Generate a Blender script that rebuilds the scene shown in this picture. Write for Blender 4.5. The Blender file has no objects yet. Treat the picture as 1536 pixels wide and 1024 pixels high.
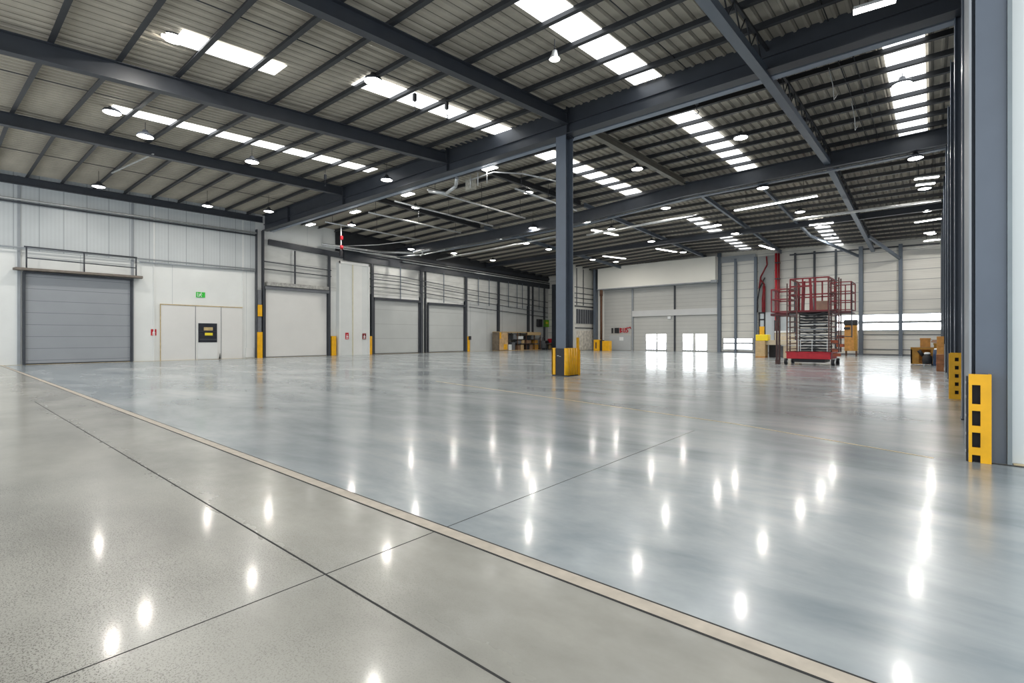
import bpy, bmesh, math, random
from mathutils import Vector
random.seed(7)
PI = math.pi
C = bpy.context.scene.collection
# ---------------------------------------------------------------- camera model (used to turn a pixel into a point on a known plane)
F, HY, VP, H = 745.0, 506.0, 1400.0, 1.5
AZ = math.atan((VP-768)/F); SA, CA = math.sin(AZ), math.cos(AZ)
def ray(px, py):
    u = (px-768)/F; return (u*CA-SA, u*SA+CA, -(py-HY)/F)
def onX(px, py, X):
    d = ray(px, py); k = X/d[0]; return (X, d[1]*k, H+d[2]*k)
def onY(px, py, Y):
    d = ray(px, py); k = Y/d[1]; return (d[0]*k, Y, H+d[2]*k)
def onZ(px, py, Z=0):
    d = ray(px, py); k = (Z-H)/d[2]; return (d[0]*k, d[1]*k, Z)

# ---------------------------------------------------------------- materials
MATS = {}
def mat(name, col, rough=0.5, metal=0.0, var=0.08, scale=3.0, bump=0.0, emit=0, spec=0.5, stretch=(1,1,1)):
    if name in MATS: return MATS[name]
    m = bpy.data.materials.new(name); m.use_nodes = True
    nt = m.node_tree; N = nt.nodes; L = nt.links
    b = N['Principled BSDF']
    b.inputs['Roughness'].default_value = rough; b.inputs['Metallic'].default_value = metal
    b.inputs['Specular IOR Level'].default_value = spec
    tc = N.new('ShaderNodeTexCoord'); mp = N.new('ShaderNodeMapping'); mp.inputs['Scale'].default_value = stretch
    nz = N.new('ShaderNodeTexNoise'); nz.inputs['Scale'].default_value = scale; nz.inputs['Detail'].default_value = 5
    L.new(tc.outputs['Object'], mp.inputs['Vector']); L.new(mp.outputs['Vector'], nz.inputs['Vector'])
    cr = N.new('ShaderNodeValToRGB')
    cr.color_ramp.elements[0].position = 0.3; cr.color_ramp.elements[1].position = 0.7
    cr.color_ramp.elements[0].color = [max(0, c*(1-var)) for c in col]+[1]
    cr.color_ramp.elements[1].color = [min(1, c*(1+var)) for c in col]+[1]
    L.new(nz.outputs['Fac'], cr.inputs['Fac']); L.new(cr.outputs['Color'], b.inputs['Base Color'])
    if bump:
        bp = N.new('ShaderNodeBump'); bp.inputs['Strength'].default_value = bump; bp.inputs['Distance'].default_value = 0.02
        L.new(nz.outputs['Fac'], bp.inputs['Height']); L.new(bp.outputs['Normal'], b.inputs['Normal'])
    if emit:
        b.inputs['Emission Color'].default_value = (*col, 1); b.inputs['Emission Strength'].default_value = emit
    MATS[name] = m; return m

def seam_mat(name, col, line, axis, period, width, rough=0.5, var=0.04, fine=0, fine_amp=0.06, smear=(1,1,1), off=0.0):
    """painted sheet with darker joints every `period` metres along an axis"""
    m = mat(name, col, rough, var=var, scale=0.7, stretch=smear)
    nt = m.node_tree; N = nt.nodes; L = nt.links; b = N['Principled BSDF']
    geo = N.new('ShaderNodeNewGeometry'); sx = N.new('ShaderNodeSeparateXYZ'); L.new(geo.outputs['Position'], sx.inputs[0])
    def math_(op, a, v):
        q = N.new('ShaderNodeMath'); q.operation = op; L.new(a, q.inputs[0])
        if v is not None: q.inputs[1].default_value = v
        return q.outputs[0]
    src = sx.outputs[axis]
    a = math_('ADD', src, 100.0+off); a = math_('DIVIDE', a, period); a = math_('FRACT', a, None)
    a = math_('LESS_THAN', a, width/period)
    mx = N.new('ShaderNodeMix'); mx.data_type = 'RGBA'; L.new(a, mx.inputs['Factor'])
    old = b.inputs['Base Color'].links[0].from_socket
    last = old
    if fine:
        f = math_('MULTIPLY', src, 2*PI/fine); f = math_('SINE', f, None); f = math_('MULTIPLY', f, fine_amp); f = math_('ADD', f, 1-fine_amp)
        vm = N.new('ShaderNodeVectorMath'); vm.operation = 'SCALE'; L.new(old, vm.inputs[0]); L.new(f, vm.inputs['Scale']); last = vm.outputs[0]
    L.new(last, mx.inputs['A']); mx.inputs['B'].default_value = (*line, 1)
    L.new(mx.outputs['Result'], b.inputs['Base Color'])
    return m

def S(r, g, b):   # sRGB 0-255 -> linear
    f = lambda c: (c/255/12.92) if c/255 <= .04045 else ((c/255+.055)/1.055)**2.4
    return (f(r), f(g), f(b))

STEEL = mat('steel_dark_paint', S(56,60,67), .42, .0, .10, 2)
STEEL_D = mat('steel_purlin_paint', S(44,46,50), .5, .0, .12, 2)
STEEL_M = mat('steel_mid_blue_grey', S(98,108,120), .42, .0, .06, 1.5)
STEEL_C = mat('column_blue_grey_paint', S(94,103,115), .45, .0, .06, 1.5)
STEEL_L = mat('steel_light_grey', S(150,155,160), .6, .0, .06, 2)
STEEL_LIT = mat('steel_lit_drab', S(120,116,106), .5, .0, .12, 2)  # drab tone carries the light falling on the rafter past the column
GALV = mat('galvanised', S(196,198,198), .32, .5, .12, 6)
WHITE = mat('painted_white', S(225,226,224), .45, 0, .03, 1)
WHITE2 = mat('door_white_sheet', S(222,221,218), .5, 0, .03, .6)
YEL = mat('safety_yellow', S(238,176,10), .45, 0, .10, 5)
BLACKP = mat('rubber_black', S(40,41,46), .6, 0, .15, 6)
RED = mat('machine_red', S(126,22,32), .4, 0, .18, 4)
REDB = mat('bright_red', S(190,28,44), .45, 0, .1, 6)
WOOD = mat('wood_pale', S(196,168,124), .6, 0, .16, 5, stretch=(1,1,6))
WOODY = mat('wood_ochre', S(176,128,48), .6, 0, .22, 4)
WOODO = mat('wood_orange', S(196,140,70), .6, 0, .2, 5)
BROWN = mat('rust_brown', S(92,62,44), .7, 0, .3, 6)
DARK = mat('dark_plastic', S(38,38,42), .5, 0, .1, 5)
GREEN = mat('sign_green', S(48,190,60), .5, 0, .05, 5)
LIME = mat('sign_lime', S(120,190,30), .5, 0, .25, 3)
YELB = mat('label_yellow', S(235,215,50), .5, 0, .05, 5)
SIGNW = mat('sign_white', S(235,238,238), .5, 0, .02, 5)
CREAM = mat('cream_panel', S(240,238,230), .55, 0, .02, .4)
PLANK = mat('weathered_plank', S(120,112,104), .8, 0, .3, 4, stretch=(6,1,6), bump=.3)
LEDGE = mat('trim_tan', S(190,168,120), .6, 0, .2, 6)
GREYP = mat('grey_plastic', S(110,113,118), .5, 0, .1, 5)
BLUE = mat('drum_blue', S(40,64,96), .4, 0, .2, 5)
LAMP = mat('lamp_core_light', (1, .955, .88), .4, emit=820)
LAMPG = mat('lamp_diffuser_light', (1, .97, .92), .4, emit=9)
LAMPR = mat('batten_lens_light', (1, .98, .95), .4, emit=7)
SKYL = mat('skylight_daylight', (.95, .98, 1), .5, emit=1.5)
WINL = mat('window_daylight', (.93, .97, 1), .3, emit=4.0)
WALLW = seam_mat('left_wall_lower_sheet', S(226,228,226), S(196,200,200), 1, 4.6, .03, .42)
CLAD = seam_mat('left_wall_upper_cladding', S(196,201,203), S(160,166,170), 1, 1.02, .045, .4, fine=.17, fine_amp=.03)
SHUT = seam_mat('shutter_grey_sections', S(150,154,159), S(112,116,122), 2, .66, .025, .45, off=.1)
SHUT2 = seam_mat('shutter_pale_sections', S(186,189,188), S(156,158,158), 2, 1.3, .03, .45)
FARW = seam_mat('far_wall_sheet', S(218,216,209), S(150,151,151), 2, .82, .045, .5, var=.07, fine=.14, fine_amp=.04, smear=(.4,1,3), off=.4)
FARS = seam_mat('far_shutter_lath', S(194,194,190), S(170,170,168), 2, .4, .03, .45, fine=.1, fine_amp=.05)
ROOF = seam_mat('roof_sheet_underside', S(176,169,155), S(104,100,92), 0, .33, .03, .6, var=.14, smear=(.5,2.2,1))

def floor_mat():
    m = mat('polished_concrete', (.5,.5,.5), .2); nt = m.node_tree; N = nt.nodes; L = nt.links; N.clear()
    out = N.new('ShaderNodeOutputMaterial'); b = N.new('ShaderNodeBsdfPrincipled'); L.new(b.outputs[0], out.inputs[0])
    geo = N.new('ShaderNodeNewGeometry'); sx = N.new('ShaderNodeSeparateXYZ'); L.new(geo.outputs['Position'], sx.inputs[0])
    def noise(scale, detail=6, st=(1,1,1), rough=.6, dist=0):
        mp = N.new('ShaderNodeMapping'); mp.inputs['Scale'].default_value = st; L.new(geo.outputs['Position'], mp.inputs['Vector'])
        n = N.new('ShaderNodeTexNoise'); n.inputs['Scale'].default_value = scale; n.inputs['Detail'].default_value = detail
        n.inputs['Roughness'].default_value = rough; n.inputs['Distortion'].default_value = dist
        L.new(mp.outputs[0], n.inputs['Vector']); return n.outputs['Fac']
    def ramp(fac, stops):
        r = N.new('ShaderNodeValToRGB'); el = r.color_ramp.elements
        el[0].position, el[0].color = stops[0][0], (*stops[0][1], 1); el[1].position, el[1].color = stops[-1][0], (*stops[-1][1], 1)
        for p, c in stops[1:-1]: e = el.new(p); e.color = (*c, 1)
        r.color_ramp.interpolation = 'B_SPLINE'; L.new(fac, r.inputs['Fac']); return r.outputs['Color']
    def mix(fac, a, b_, mode='MIX'):
        x = N.new('ShaderNodeMix'); x.data_type = 'RGBA'; x.blend_type = mode
        if isinstance(fac, (int, float)): x.inputs['Factor'].default_value = fac
        else: L.new(fac, x.inputs['Factor'])
        for k, v in (('A', a), ('B', b_)):
            if isinstance(v, tuple): x.inputs[k].default_value = (*v, 1)
            else: L.new(v, x.inputs[k])
        return x.outputs['Result']
    def mth(op, a, v=0, clamp=False):
        q = N.new('ShaderNodeMath'); q.operation = op; q.use_clamp = clamp; L.new(a, q.inputs[0]) if not isinstance(a, float) else None
        if isinstance(v, (int, float)): q.inputs[1].default_value = v
        else: L.new(v, q.inputs[1])
        return q.outputs[0]
    warm = ramp(noise(.55, 7, (1, 1.6, 1), .6), [(.15, S(122,121,114)), (.5, S(160,158,150)), (.85, S(192,190,181))])
    cool = ramp(noise(.42, 7, (.7, 1.7, 1), .6, .3), [(.2, S(94,106,116)), (.46, S(143,153,158)), (.8, S(204,207,207))])
    # the slab beyond the joint strip is the bluer pour
    z = mth('SUBTRACT', sx.outputs[1], 2.55); z = mth('MULTIPLY', z, 20, True)
    base = mix(z, warm, cool)
    # exposed aggregate: more worn towards the left near corner of the hall
    sp = N.new('ShaderNodeTexVoronoi'); sp.inputs['Scale'].default_value = 120; L.new(geo.outputs['Position'], sp.inputs['Vector'])
    spk = mth('LESS_THAN', sp.outputs['Distance'], .27)
    sn = noise(30, 3); sn2 = mth('GREATER_THAN', sn, .50); spk = mth('MULTIPLY', spk, sn2)
    near = mth('MULTIPLY', mth('SUBTRACT', sx.outputs[1], 2.3), -.55, True)
    wx = mth('MULTIPLY', mth('ADD', sx.outputs[0], .9), -.42, True)
    wn = mth('MULTIPLY', mth('SUBTRACT', noise(.9, 4), .22), 2.2, True)
    w2 = mth('MULTIPLY', mth('MULTIPLY', wn, near), wx)
    spk2 = mth('GREATER_THAN', noise(95, 2, rough=.7), .57)
    w2 = mth('MULTIPLY', w2, mth('MULTIPLY', mth('ADD', sx.outputs[0], 9.0), .3, True))
    agg = mth('MAXIMUM', spk, mth('MULTIPLY', spk2, .7))
    base = mix(mth('MULTIPLY', agg, mth('MULTIPLY', w2, 1.6, True)), base, S(58,54,46))
    fine = noise(9, 3); base = mix(.16, base, ramp(fine, [(.3, (.62,.62,.62)), (.7, (1,1,1))]), 'MULTIPLY')
    L.new(base, b.inputs['Base Color'])
    rr = N.new('ShaderNodeMapRange'); rr.inputs['From Min'].default_value = .1; rr.inputs['From Max'].default_value = .9
    rr.inputs['To Min'].default_value = .23; rr.inputs['To Max'].default_value = .27; L.new(noise(.8, 5, (1, 2, 1)), rr.inputs['Value'])
    rg = mth('ADD', rr.outputs[0], mth('MULTIPLY', mth('MULTIPLY', near, .07), 1.0))
    L.new(rg, b.inputs['Roughness'])
    b.inputs['Specular IOR Level'].default_value = .45; b.inputs['Coat Weight'].default_value = .27; b.inputs['Coat Roughness'].default_value = .10; b.inputs['Coat IOR'].default_value = 1.45
    return m
FLOOR = floor_mat()

# ---------------------------------------------------------------- mesh building
class MB:
    def __init__(s): s.v = []; s.f = []; s.m = []; s.sm = []
    def add(s, vs, fs, mi=0, smooth=False):
        o = len(s.v); s.v += [tuple(v) for v in vs]
        for f in fs: s.f.append([o+i for i in f]); s.m.append(mi); s.sm.append(smooth)
        return s
    def box(s, x0, y0, z0, x1, y1, z1, mi=0):
        x0, x1 = sorted((x0, x1)); y0, y1 = sorted((y0, y1)); z0, z1 = sorted((z0, z1))
        return s.add([(x0,y0,z0),(x1,y0,z0),(x1,y1,z0),(x0,y1,z0),(x0,y0,z1),(x1,y0,z1),(x1,y1,z1),(x0,y1,z1)],
              [(0,3,2,1),(4,5,6,7),(0,1,5,4),(1,2,6,5),(2,3,7,6),(3,0,4,7)], mi)
    def bar(s, p, q, w, h, mi=0, up=(0,0,1)):     # rectangular bar, w sideways, h along `up`
        p, q = Vector(p), Vector(q); d = (q-p).normalized(); u = Vector(up)
        if abs(d.dot(u)) > .99: u = Vector((0,1,0))
        r = d.cross(u).normalized(); u = r.cross(d).normalized()
        vs = []
        for c in (p, q):
            for a, b in ((-1,-1),(1,-1),(1,1),(-1,1)): vs.append(c + r*(a*w/2) + u*(b*h/2))
        return s.add(vs, [(3,2,1,0),(4,5,6,7),(0,1,5,4),(1,2,6,5),(2,3,7,6),(3,0,4,7)], mi)
    def tube(s, p, q, r, n=10, mi=0, r2=None):
        p, q = Vector(p), Vector(q); d = (q-p).normalized(); u = Vector((0,0,1))
        if abs(d.dot(u)) > .99: u = Vector((0,1,0))
        a = d.cross(u).normalized(); b = d.cross(a).normalized(); r2 = r if r2 is None else r2
        vs = [p+a*(r*math.cos(2*PI*i/n))+b*(r*math.sin(2*PI*i/n)) for i in range(n)]
        vs += [q+a*(r2*math.cos(2*PI*i/n))+b*(r2*math.sin(2*PI*i/n)) for i in range(n)]
        s.add(vs, [(i, (i+1)%n, n+(i+1)%n, n+i) for i in range(n)], mi, True)
        o = len(s.v)-2*n
        s.f.append([o+i for i in range(n)][::-1]); s.m.append(mi); s.sm.append(False)
        s.f.append([o+n+i for i in range(n)]); s.m.append(mi); s.sm.append(False); return s
    def path(s, pts, r, n=8, mi=0):
        for a, b in zip(pts, pts[1:]): s.tube(a, b, r, n, mi)
        return s
    def lathe(s, c, prof, n=24, mi=0):       # prof: (radius, z)
        k = len(prof); vs = []
        for i in range(n):
            t = 2*PI*i/n
            for r, z in prof: vs.append((c[0]+r*math.cos(t), c[1]+r*math.sin(t), c[2]+z))
        return s.add(vs, [(i*k+j, ((i+1)%n)*k+j, ((i+1)%n)*k+j+1, i*k+j+1) for i in range(n) for j in range(k-1)], mi, True)
    def ibeam(s, p, q, w, h, tf=.03, tw=.02, up=(0,0,1)):   # I section, h along up
        p, q, u = Vector(p), Vector(q), Vector(up)
        d = (q-p).normalized(); r = d.cross(u).normalized(); u = r.cross(d).normalized()
        s.bar(p+u*(h/2-tf/2), q+u*(h/2-tf/2), w, tf, up=u); s.bar(p-u*(h/2-tf/2), q-u*(h/2-tf/2), w, tf, up=u)
        return s.bar(p, q, tw, h-2*tf, up=u)
    def build(s, name, mats, parent=None, origin=None, bevel=0):
        if not isinstance(mats, (list, tuple)): mats = [mats]
        xs = [v[0] for v in s.v]; ys = [v[1] for v in s.v]; zs = [v[2] for v in s.v]
        if parent is not None:
            base = Vector(parent.get('_b', (0,0,0)))
            o0 = base
        else:
            o0 = Vector(origin) if origin else Vector(((min(xs)+max(xs))/2, (min(ys)+max(ys))/2, min(zs)))
        me = bpy.data.meshes.new(name)
        me.from_pydata([(v[0]-o0.x, v[1]-o0.y, v[2]-o0.z) for v in s.v], [], s.f)
        for m in mats: me.materials.append(m)
        for p, mi, sm in zip(me.polygons, s.m, s.sm): p.material_index = mi; p.use_smooth = sm
        bm = bmesh.new(); bm.from_mesh(me); bmesh.ops.recalc_face_normals(bm, faces=bm.faces); bm.to_mesh(me); bm.free()
        o = bpy.data.objects.new(name, me); C.objects.link(o)
        if parent is not None: o.parent = parent
        else: o.location = o0
        o['_b'] = tuple(o0)
        if bevel:
            bv = o.modifiers.new('b', 'BEVEL'); bv.width = bevel; bv.segments = 2; bv.limit_method = 'ANGLE'
        return o
def thing(name, loc, label, cat, group=None):
    o = bpy.data.objects.new(name, None); C.objects.link(o); o.location = loc; o['_b'] = tuple(loc)
    o['label'] = label; o['category'] = cat
    if group: o['group'] = group
    o.empty_display_size = .1
    return o
def tag(o, label, cat, group=None):
    o['label'] = label; o['category'] = cat
    if group: o['group'] = group
    return o
def struct(o): o['kind'] = 'structure'; return o
def copy_tree(o, loc, label=None):
    c = o.copy(); C.objects.link(c); c.location = loc
    if label: c['label'] = label
    for ch in list(o.children):
        k = ch.copy(); C.objects.link(k); k.parent = c
        for g in list(ch.children): h = g.copy(); C.objects.link(h); h.parent = k
    return c

# ---------------------------------------------------------------- roof shape
KX = [-38.6, -27, -17.8, -10.9, -3.9, 6]
KY = [-6, 1, 16.3, 28, 53]
ZP = [[10.0, 9.7, 8.65, 8.65, 8.6, 8.6],          # underside of the purlins
      [10.2, 10.05, 9.15, 9.12, 9.0, 9.0],
      [10.4, 10.5, 10.35, 10.25, 10.15, 10.1],
      [10.1, 10.3, 10.5, 10.55, 10.5, 10.45],
      [9.05, 9.5, 9.85, 9.6, 9.35, 9.2]]
def lerp_i(k, v):
    for i in range(len(k)-1):
        if v <= k[i+1] or i == len(k)-2: return i, (v-k[i])/(k[i+1]-k[i])
def zp(x, y):
    i, a = lerp_i(KX, x); j, b = lerp_i(KY, y)
    return (ZP[j][i]*(1-a)+ZP[j][i+1]*a)*(1-b)+(ZP[j+1][i]*(1-a)+ZP[j+1][i+1]*a)*b
def onRoof(px, py, off=.2):
    z = 10.6
    for _ in range(8):
        p = onZ(px, py, z); z = zp(p[0], p[1])+off
    return p
PD = .2
# ---------------------------------------------------------------- setting
XL, XR, YF = -38.0, .75, 52.0
b = MB(); b.box(XL-.3, -6, -.2, 6, YF+.3, 0); struct(b.build('floor', FLOOR, origin=(0,0,0)))
# corrugated roof sheet
b = MB(); prof = []; x = XL-.3
while x < 6:
    prof += [(x, .05), (x+.20, .05), (x+.235, 0), (x+.295, 0)]; x += .33
ys = sorted(set([-6+1.0*i for i in range(60) if -6+i < YF+.4]+KY[1:4]+[YF+.3]))
vs = [(px_, y, zp(px_, y)+PD+dz) for y in ys for px_, dz in prof]; n = len(prof)
b.add(vs, [(j*n+i, j*n+i+1, (j+1)*n+i+1, (j+1)*n+i) for j in range(len(ys)-1) for i in range(n-1)])
struct(b.build('ceiling', ROOF, origin=(0,0,10)))
# left wall
b = MB(); b.box(XL-.3, -6, 0, XL, YF+.3, 10.8); wl = struct(b.build('wall_left', WALLW, origin=(XL,0,0)))
b = MB(); b.box(XL, -6, 6.3, XL+.05, 15.6, 10.6); b.build('cladding_panel', CLAD, wl)
b = MB()
for y in (3.25, 8.28): b.box(XL, y-.06, 0, XL+.09, y+.06, 10.3)
b.build('cover_strip', STEEL_L, wl)
b = MB()
for y in (9.4, 14.75): b.box(XL, y-.03, 0, XL+.07, y+.03, 10.3)
b.build('cover_strip', WHITE, wl)
b = MB(); b.box(XL, 16.1, 5.35, XL+.04, YF, 8.8); b.build('cladding_panel', seam_mat('left_far_upper_sheet', S(205,206,203), S(170,172,172), 2, 1.6, .03, .45, var=.12, smear=(1,1,2.5)), wl)
b = MB(); b.box(XL, 37.3, 0, XL+.03, YF, 5.3); b.build('lower_panel', seam_mat('left_far_lower_sheet', S(196,199,199), S(165,168,170), 1, 2.6, .05, .45), wl)
# far wall
b = MB(); b.box(XL-.3, YF, 0, 6, YF+.3, 10.6); wf = struct(b.build('wall_far', FARW, origin=(0,YF,0)))
# partition standing out at the far left corner
b = MB(); b.box(-31.2, 47.5, 0, -31, YF, 10.0); wp = struct(b.build('wall_partition', mat('partition_sheet', S(205,204,198), .5, 0, .06, 1), origin=(-31,47.5,0)))
b = MB()
for z in (7.25, 6.55, 6.0, 5.5): b.box(-31, 47.5, z-.04, -30.94, YF, z+.04)
for y in (47.9, 49.3): b.box(-31, y-.04, 5.2, -30.93, y+.04, 9.4)
b.box(-31, 47.5, 5.02, -30.9, YF, 5.14); b.box(-31, 47.6, 2.55, -30.93, YF, 2.65); b.build('rail', STEEL, wp)
b = MB(); b.box(-31, 47.8, 3.1, -30.96, 51.9, 4.75); gp = b.build('louvre_window', GREYP, wp)
b = MB()
for k in range(9): b.box(-30.96, 47.9+k*.49, 3.1, -30.9, 48.0+k*.49, 4.75)
b.build('louvre_bar', STEEL, gp)
b = MB(); b.box(-31, 47.9, .05, -30.94, 51.6, 2.3); b.build('lower_board', mat('scuffed_board', S(205,200,190), .6, 0, .3, 3), wp)
# right wall with its recess to a white cross wall
RW = seam_mat('right_wall_sheet', S(84,92,104), S(60,66,76), 1, 1.5, .12, .5)
b = MB(); b.box(XR, 8.9, 0, XR+.3, YF, 10.8); struct(b.build('wall_right', RW, origin=(XR,8.9,0)))
b = MB(); b.box(.71, 8.36, 0, 6, 8.86, 10.4); struct(b.build('wall_pier', mat('pier_white', S(216,220,218), .5, 0, .02, .5), origin=(.71,8.36,0)))
# floor joints
TAN = mat('joint_strip_resin', S(186,176,162), .45, 0, .14, 8)
YLINE = mat('faded_yellow_line', S(196,178,140), .5, 0, .25, 4)
BLK = mat('joint_gap', S(48,48,48), .8, 0, .1, 5)
b = MB(); b.box(XL, 2.545, 0, 6, 2.655, .003); b.box(XL, 2.532, 0, 6, 2.545, .004, 1); b.box(XL, 2.655, 0, 6, 2.667, .004, 1); struct(b.build('trim_1', [TAN, BLK]))
b = MB(); b.box(-16, 1.629, 0, 5, 1.640, .003); struct(b.build('trim_2', BLK))
b = MB(); b.box(-2.94, -.6, 0, -2.935, 8.0, .002); struct(b.build('trim_3', BLK))
b = MB(); b.bar((-13,11.3,.002), (-2.66,9.1,.002), .035, .004); b.bar((-2.66,9.1,.002), (0,8.1,.002), .03, .004); struct(b.build('trim_4', YLINE))
b = MB(); b.box(XL+.1, -6, 0, XL+.16, YF, .012); b.box(.72, 8.22, 0, 5, 8.34, .012); struct(b.build('trim_5', YLINE))
b = MB(); b.box(.36, 8.18, 0, 5, 8.215, .008); struct(b.build('trim_6', BLK))
b = MB(); b.box(-31, YF-.08, 0, .4, YF, .12); struct(b.build('baseboard_far', GREYP))

# ---------------------------------------------------------------- structural steel
GP = 'dark purlins running under the roof sheets'
purl = [-2.15, -.72, .72, 2.15, 3.58, 5.01, 6.44, 7.87, 9.30, 10.73, 12.16, 13.59, 15.02]
py2 = [17.7+1.43*k for k in range(8)]
py3 = [29.2+1.43*k for k in range(16)]
def purlin_zone(Y):
    return 'bays nearer than the main beam' if Y < 16 else ('bays between the two big beams' if Y < 28.5 else 'bays beyond the second beam')
for Y in purl+py2+py3:
    b = MB(); xs = KX[:-1]+[5.8 if Y < 8 else .72]; xs[0] = XL+.02
    for a, c in zip(xs, xs[1:]):
        b.bar((a, Y, zp(a, Y)+PD/2), (c, Y, zp(c, Y)+PD/2), .05, PD)
        b.bar((a, Y-.05, zp(a, Y)+.01), (c, Y-.05, zp(c, Y)+.01), .11, .02)
    tag(b.build('roof_purlin', STEEL_D if Y < 28.5 else mat('far_purlin_lit_grey', S(84,84,84), .5, 0, .12, 2)), 'dark steel purlin under the corrugated roof, '+purlin_zone(Y), 'roof beam', GP+', '+purlin_zone(Y))  # far purlins get a lighter grey for the light on their edges

# main beam across the hall at the centre column
YB = 16.3
t = thing('main_beam', (-18.6, YB, 9.42), 'deep dark steel main beam crossing the whole hall on top of the centre column', 'beam')
b = MB(); b.ibeam((XL+.05, YB, 10.0), (.72, YB, 10.0), .42, 1.16, .035, .03); b.box(XL+.05, YB-.10, 9.86, .72, YB-.02, 9.9); b.build('beam_section', STEEL, t)
b = MB(); b.box(XL+.05, YB+.35, 9.44, .72, YB+.62, 9.5); b.box(XL+.05, YB+.56, 9.5, .72, YB+.62, 10.2); b.build('gutter_channel', mat('gutter_lit_blue_grey', S(138,148,162), .4), t)  # gutter colour lightened to hold the light on its underside
for x in (-34, -27, -17.8, -10.9): b = MB(); b.box(x-.015, YB-.19, 9.46, x+.015, YB+.19, 10.54); b.build('stiffener_plate', STEEL, t)
# second beam (lower on the left)
t = thing('second_beam', (-18.6, 28.2, 9.1), 'dark steel beam crossing the hall beyond the main beam, parallel to it', 'beam')
b = MB()
pts = [(XL+.05, 9.3), (-27, 9.35), (-17.8, 9.5), (-10.9, 9.95), (.72, 10.1)]
for (a, za), (c, zc) in zip(pts, pts[1:]): b.ibeam((a, 28.2, za), (c, 28.2, zc), .36, .74, .03, .03)
b.build('beam_section', STEEL, t)
b = MB()
for (a, za), (c, zc) in zip(pts, pts[1:]): b.bar((a, 28.55, za-.42), (c, 28.55, zc-.42), .28, .05)
b.build('gutter_channel', STEEL_M, t)
# third beam near the far wall
b = MB(); b.ibeam((XL+.05, 40.2, 9.5), (.72, 40.2, 9.55), .26, .4); tag(b.build('third_beam', STEEL), 'slimmer dark beam crossing the hall far back, nearest to the far wall', 'beam')

def rafter(name, x, y0, y1, w, h, m, label, group=None, cut=()):
    b = MB(); ks = [y0]+[k for k in KY if y0 < k < y1]+[y1]
    for a, c in zip(ks, ks[1:]): b.ibeam((x, a, zp(x, a)-h/2), (x, c, zp(x, c)-h/2), w, h, .025, .03)
    b2 = b
    return tag(b2.build(name, m), label, 'roof beam', group)
rafter('rafter', -10.9, -6, 16.08, .26, .46, STEEL, 'dark rafter running from the top edge down to the head of the centre column')
rafter('rafter', -17.8, -6, 16.08, .28, .52, STEEL, 'long dark rafter across the upper left, ending left of the centre column')
rafter('rafter', -27.0, -6, 16.08, .28, .50, STEEL, 'dark rafter over the left bays, nearer the left wall')
rafter('eave_beam', -37.85, -6, 16.08, .20, .42, STEEL, 'dark eave beam along the top of the white left wall')
rafter('rafter', -10.9, 16.95, 28.0, .24, .34, STEEL_LIT, 'lit-toned drab rafter beyond the centre column head, running to the second beam')
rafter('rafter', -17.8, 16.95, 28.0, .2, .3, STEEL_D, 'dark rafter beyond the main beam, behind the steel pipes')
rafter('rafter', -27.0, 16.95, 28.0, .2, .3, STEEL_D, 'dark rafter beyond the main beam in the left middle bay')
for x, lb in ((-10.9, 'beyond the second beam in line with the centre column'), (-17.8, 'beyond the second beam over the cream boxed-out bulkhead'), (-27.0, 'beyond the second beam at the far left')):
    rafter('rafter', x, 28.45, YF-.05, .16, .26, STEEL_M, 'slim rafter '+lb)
# sloped eave beam high on the far part of the left wall
b = MB(); b.bar((XL+.16, 16.5, 8.62), (XL+.16, 22.6, 8.36), .2, .42); tag(b.build('wall_beam', STEEL), 'short dark beam on the left wall above the plain white door', 'beam')
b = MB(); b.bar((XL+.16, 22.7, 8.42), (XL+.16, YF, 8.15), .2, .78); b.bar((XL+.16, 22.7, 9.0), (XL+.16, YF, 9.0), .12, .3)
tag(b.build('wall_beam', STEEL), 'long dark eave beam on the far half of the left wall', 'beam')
b = MB(); b.box(XL+.04, 22.0, 8.7, XL+.1, YF, 10.5); b.build('soffit_shade_panel', STEEL_D, wl)  # dark sheet painted as the shade under the roof above the eave beam

# truss girder at the right
t = thing('truss_girder', (-3.9, 24, 8.6), 'dark truss girder with flat lower chord and lattice web on the right', 'truss')
b = MB(); ks = [-6, 1, 8, 16.3, 28, YF-.1]
def zc(y): return {-6:8.0, 1:8.3, 8:8.75, 16.3:9.35, 28:9.85}.get(y, 8.75)
for a, c in zip(ks, ks[1:]): b.bar((-3.9, a, zc(a)+.11), (-3.9, c, zc(c)+.11), .26, .24)
b.build('lower_chord', STEEL_M, t)
def zci(y):
    for a, c in zip(ks, ks[1:]):
        if a <= y <= c: return zc(a)+(zc(c)-zc(a))*(y-a)/(c-a)
b = MB()
for a, c in zip(ks, ks[1:]): b.bar((-3.78, a, zp(-3.8, a)-.05), (-3.78, c, zp(-3.8, c)-.05), .08, .08)
b.build('upper_chord', STEEL_D, t)
b = MB(); y = -5.5; k = 0
while y < 50:
    if y == 16.5: b.build('web_bracing', STEEL_D, t); b = MB()
    if not (15.3 < y < 16.8):
        b.tube((-3.78, y, zci(y)+.2), (-3.78, y+.5, zp(-3.8, y+.5)-.05), .02, 6); b.tube((-3.78, y+.5, zp(-3.8, y+.5)-.05), (-3.78, y+1.0, zci(y+1)+.2), .02, 6)
    y += 1.0
b.build('web_bracing', STEEL_D, t)
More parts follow.
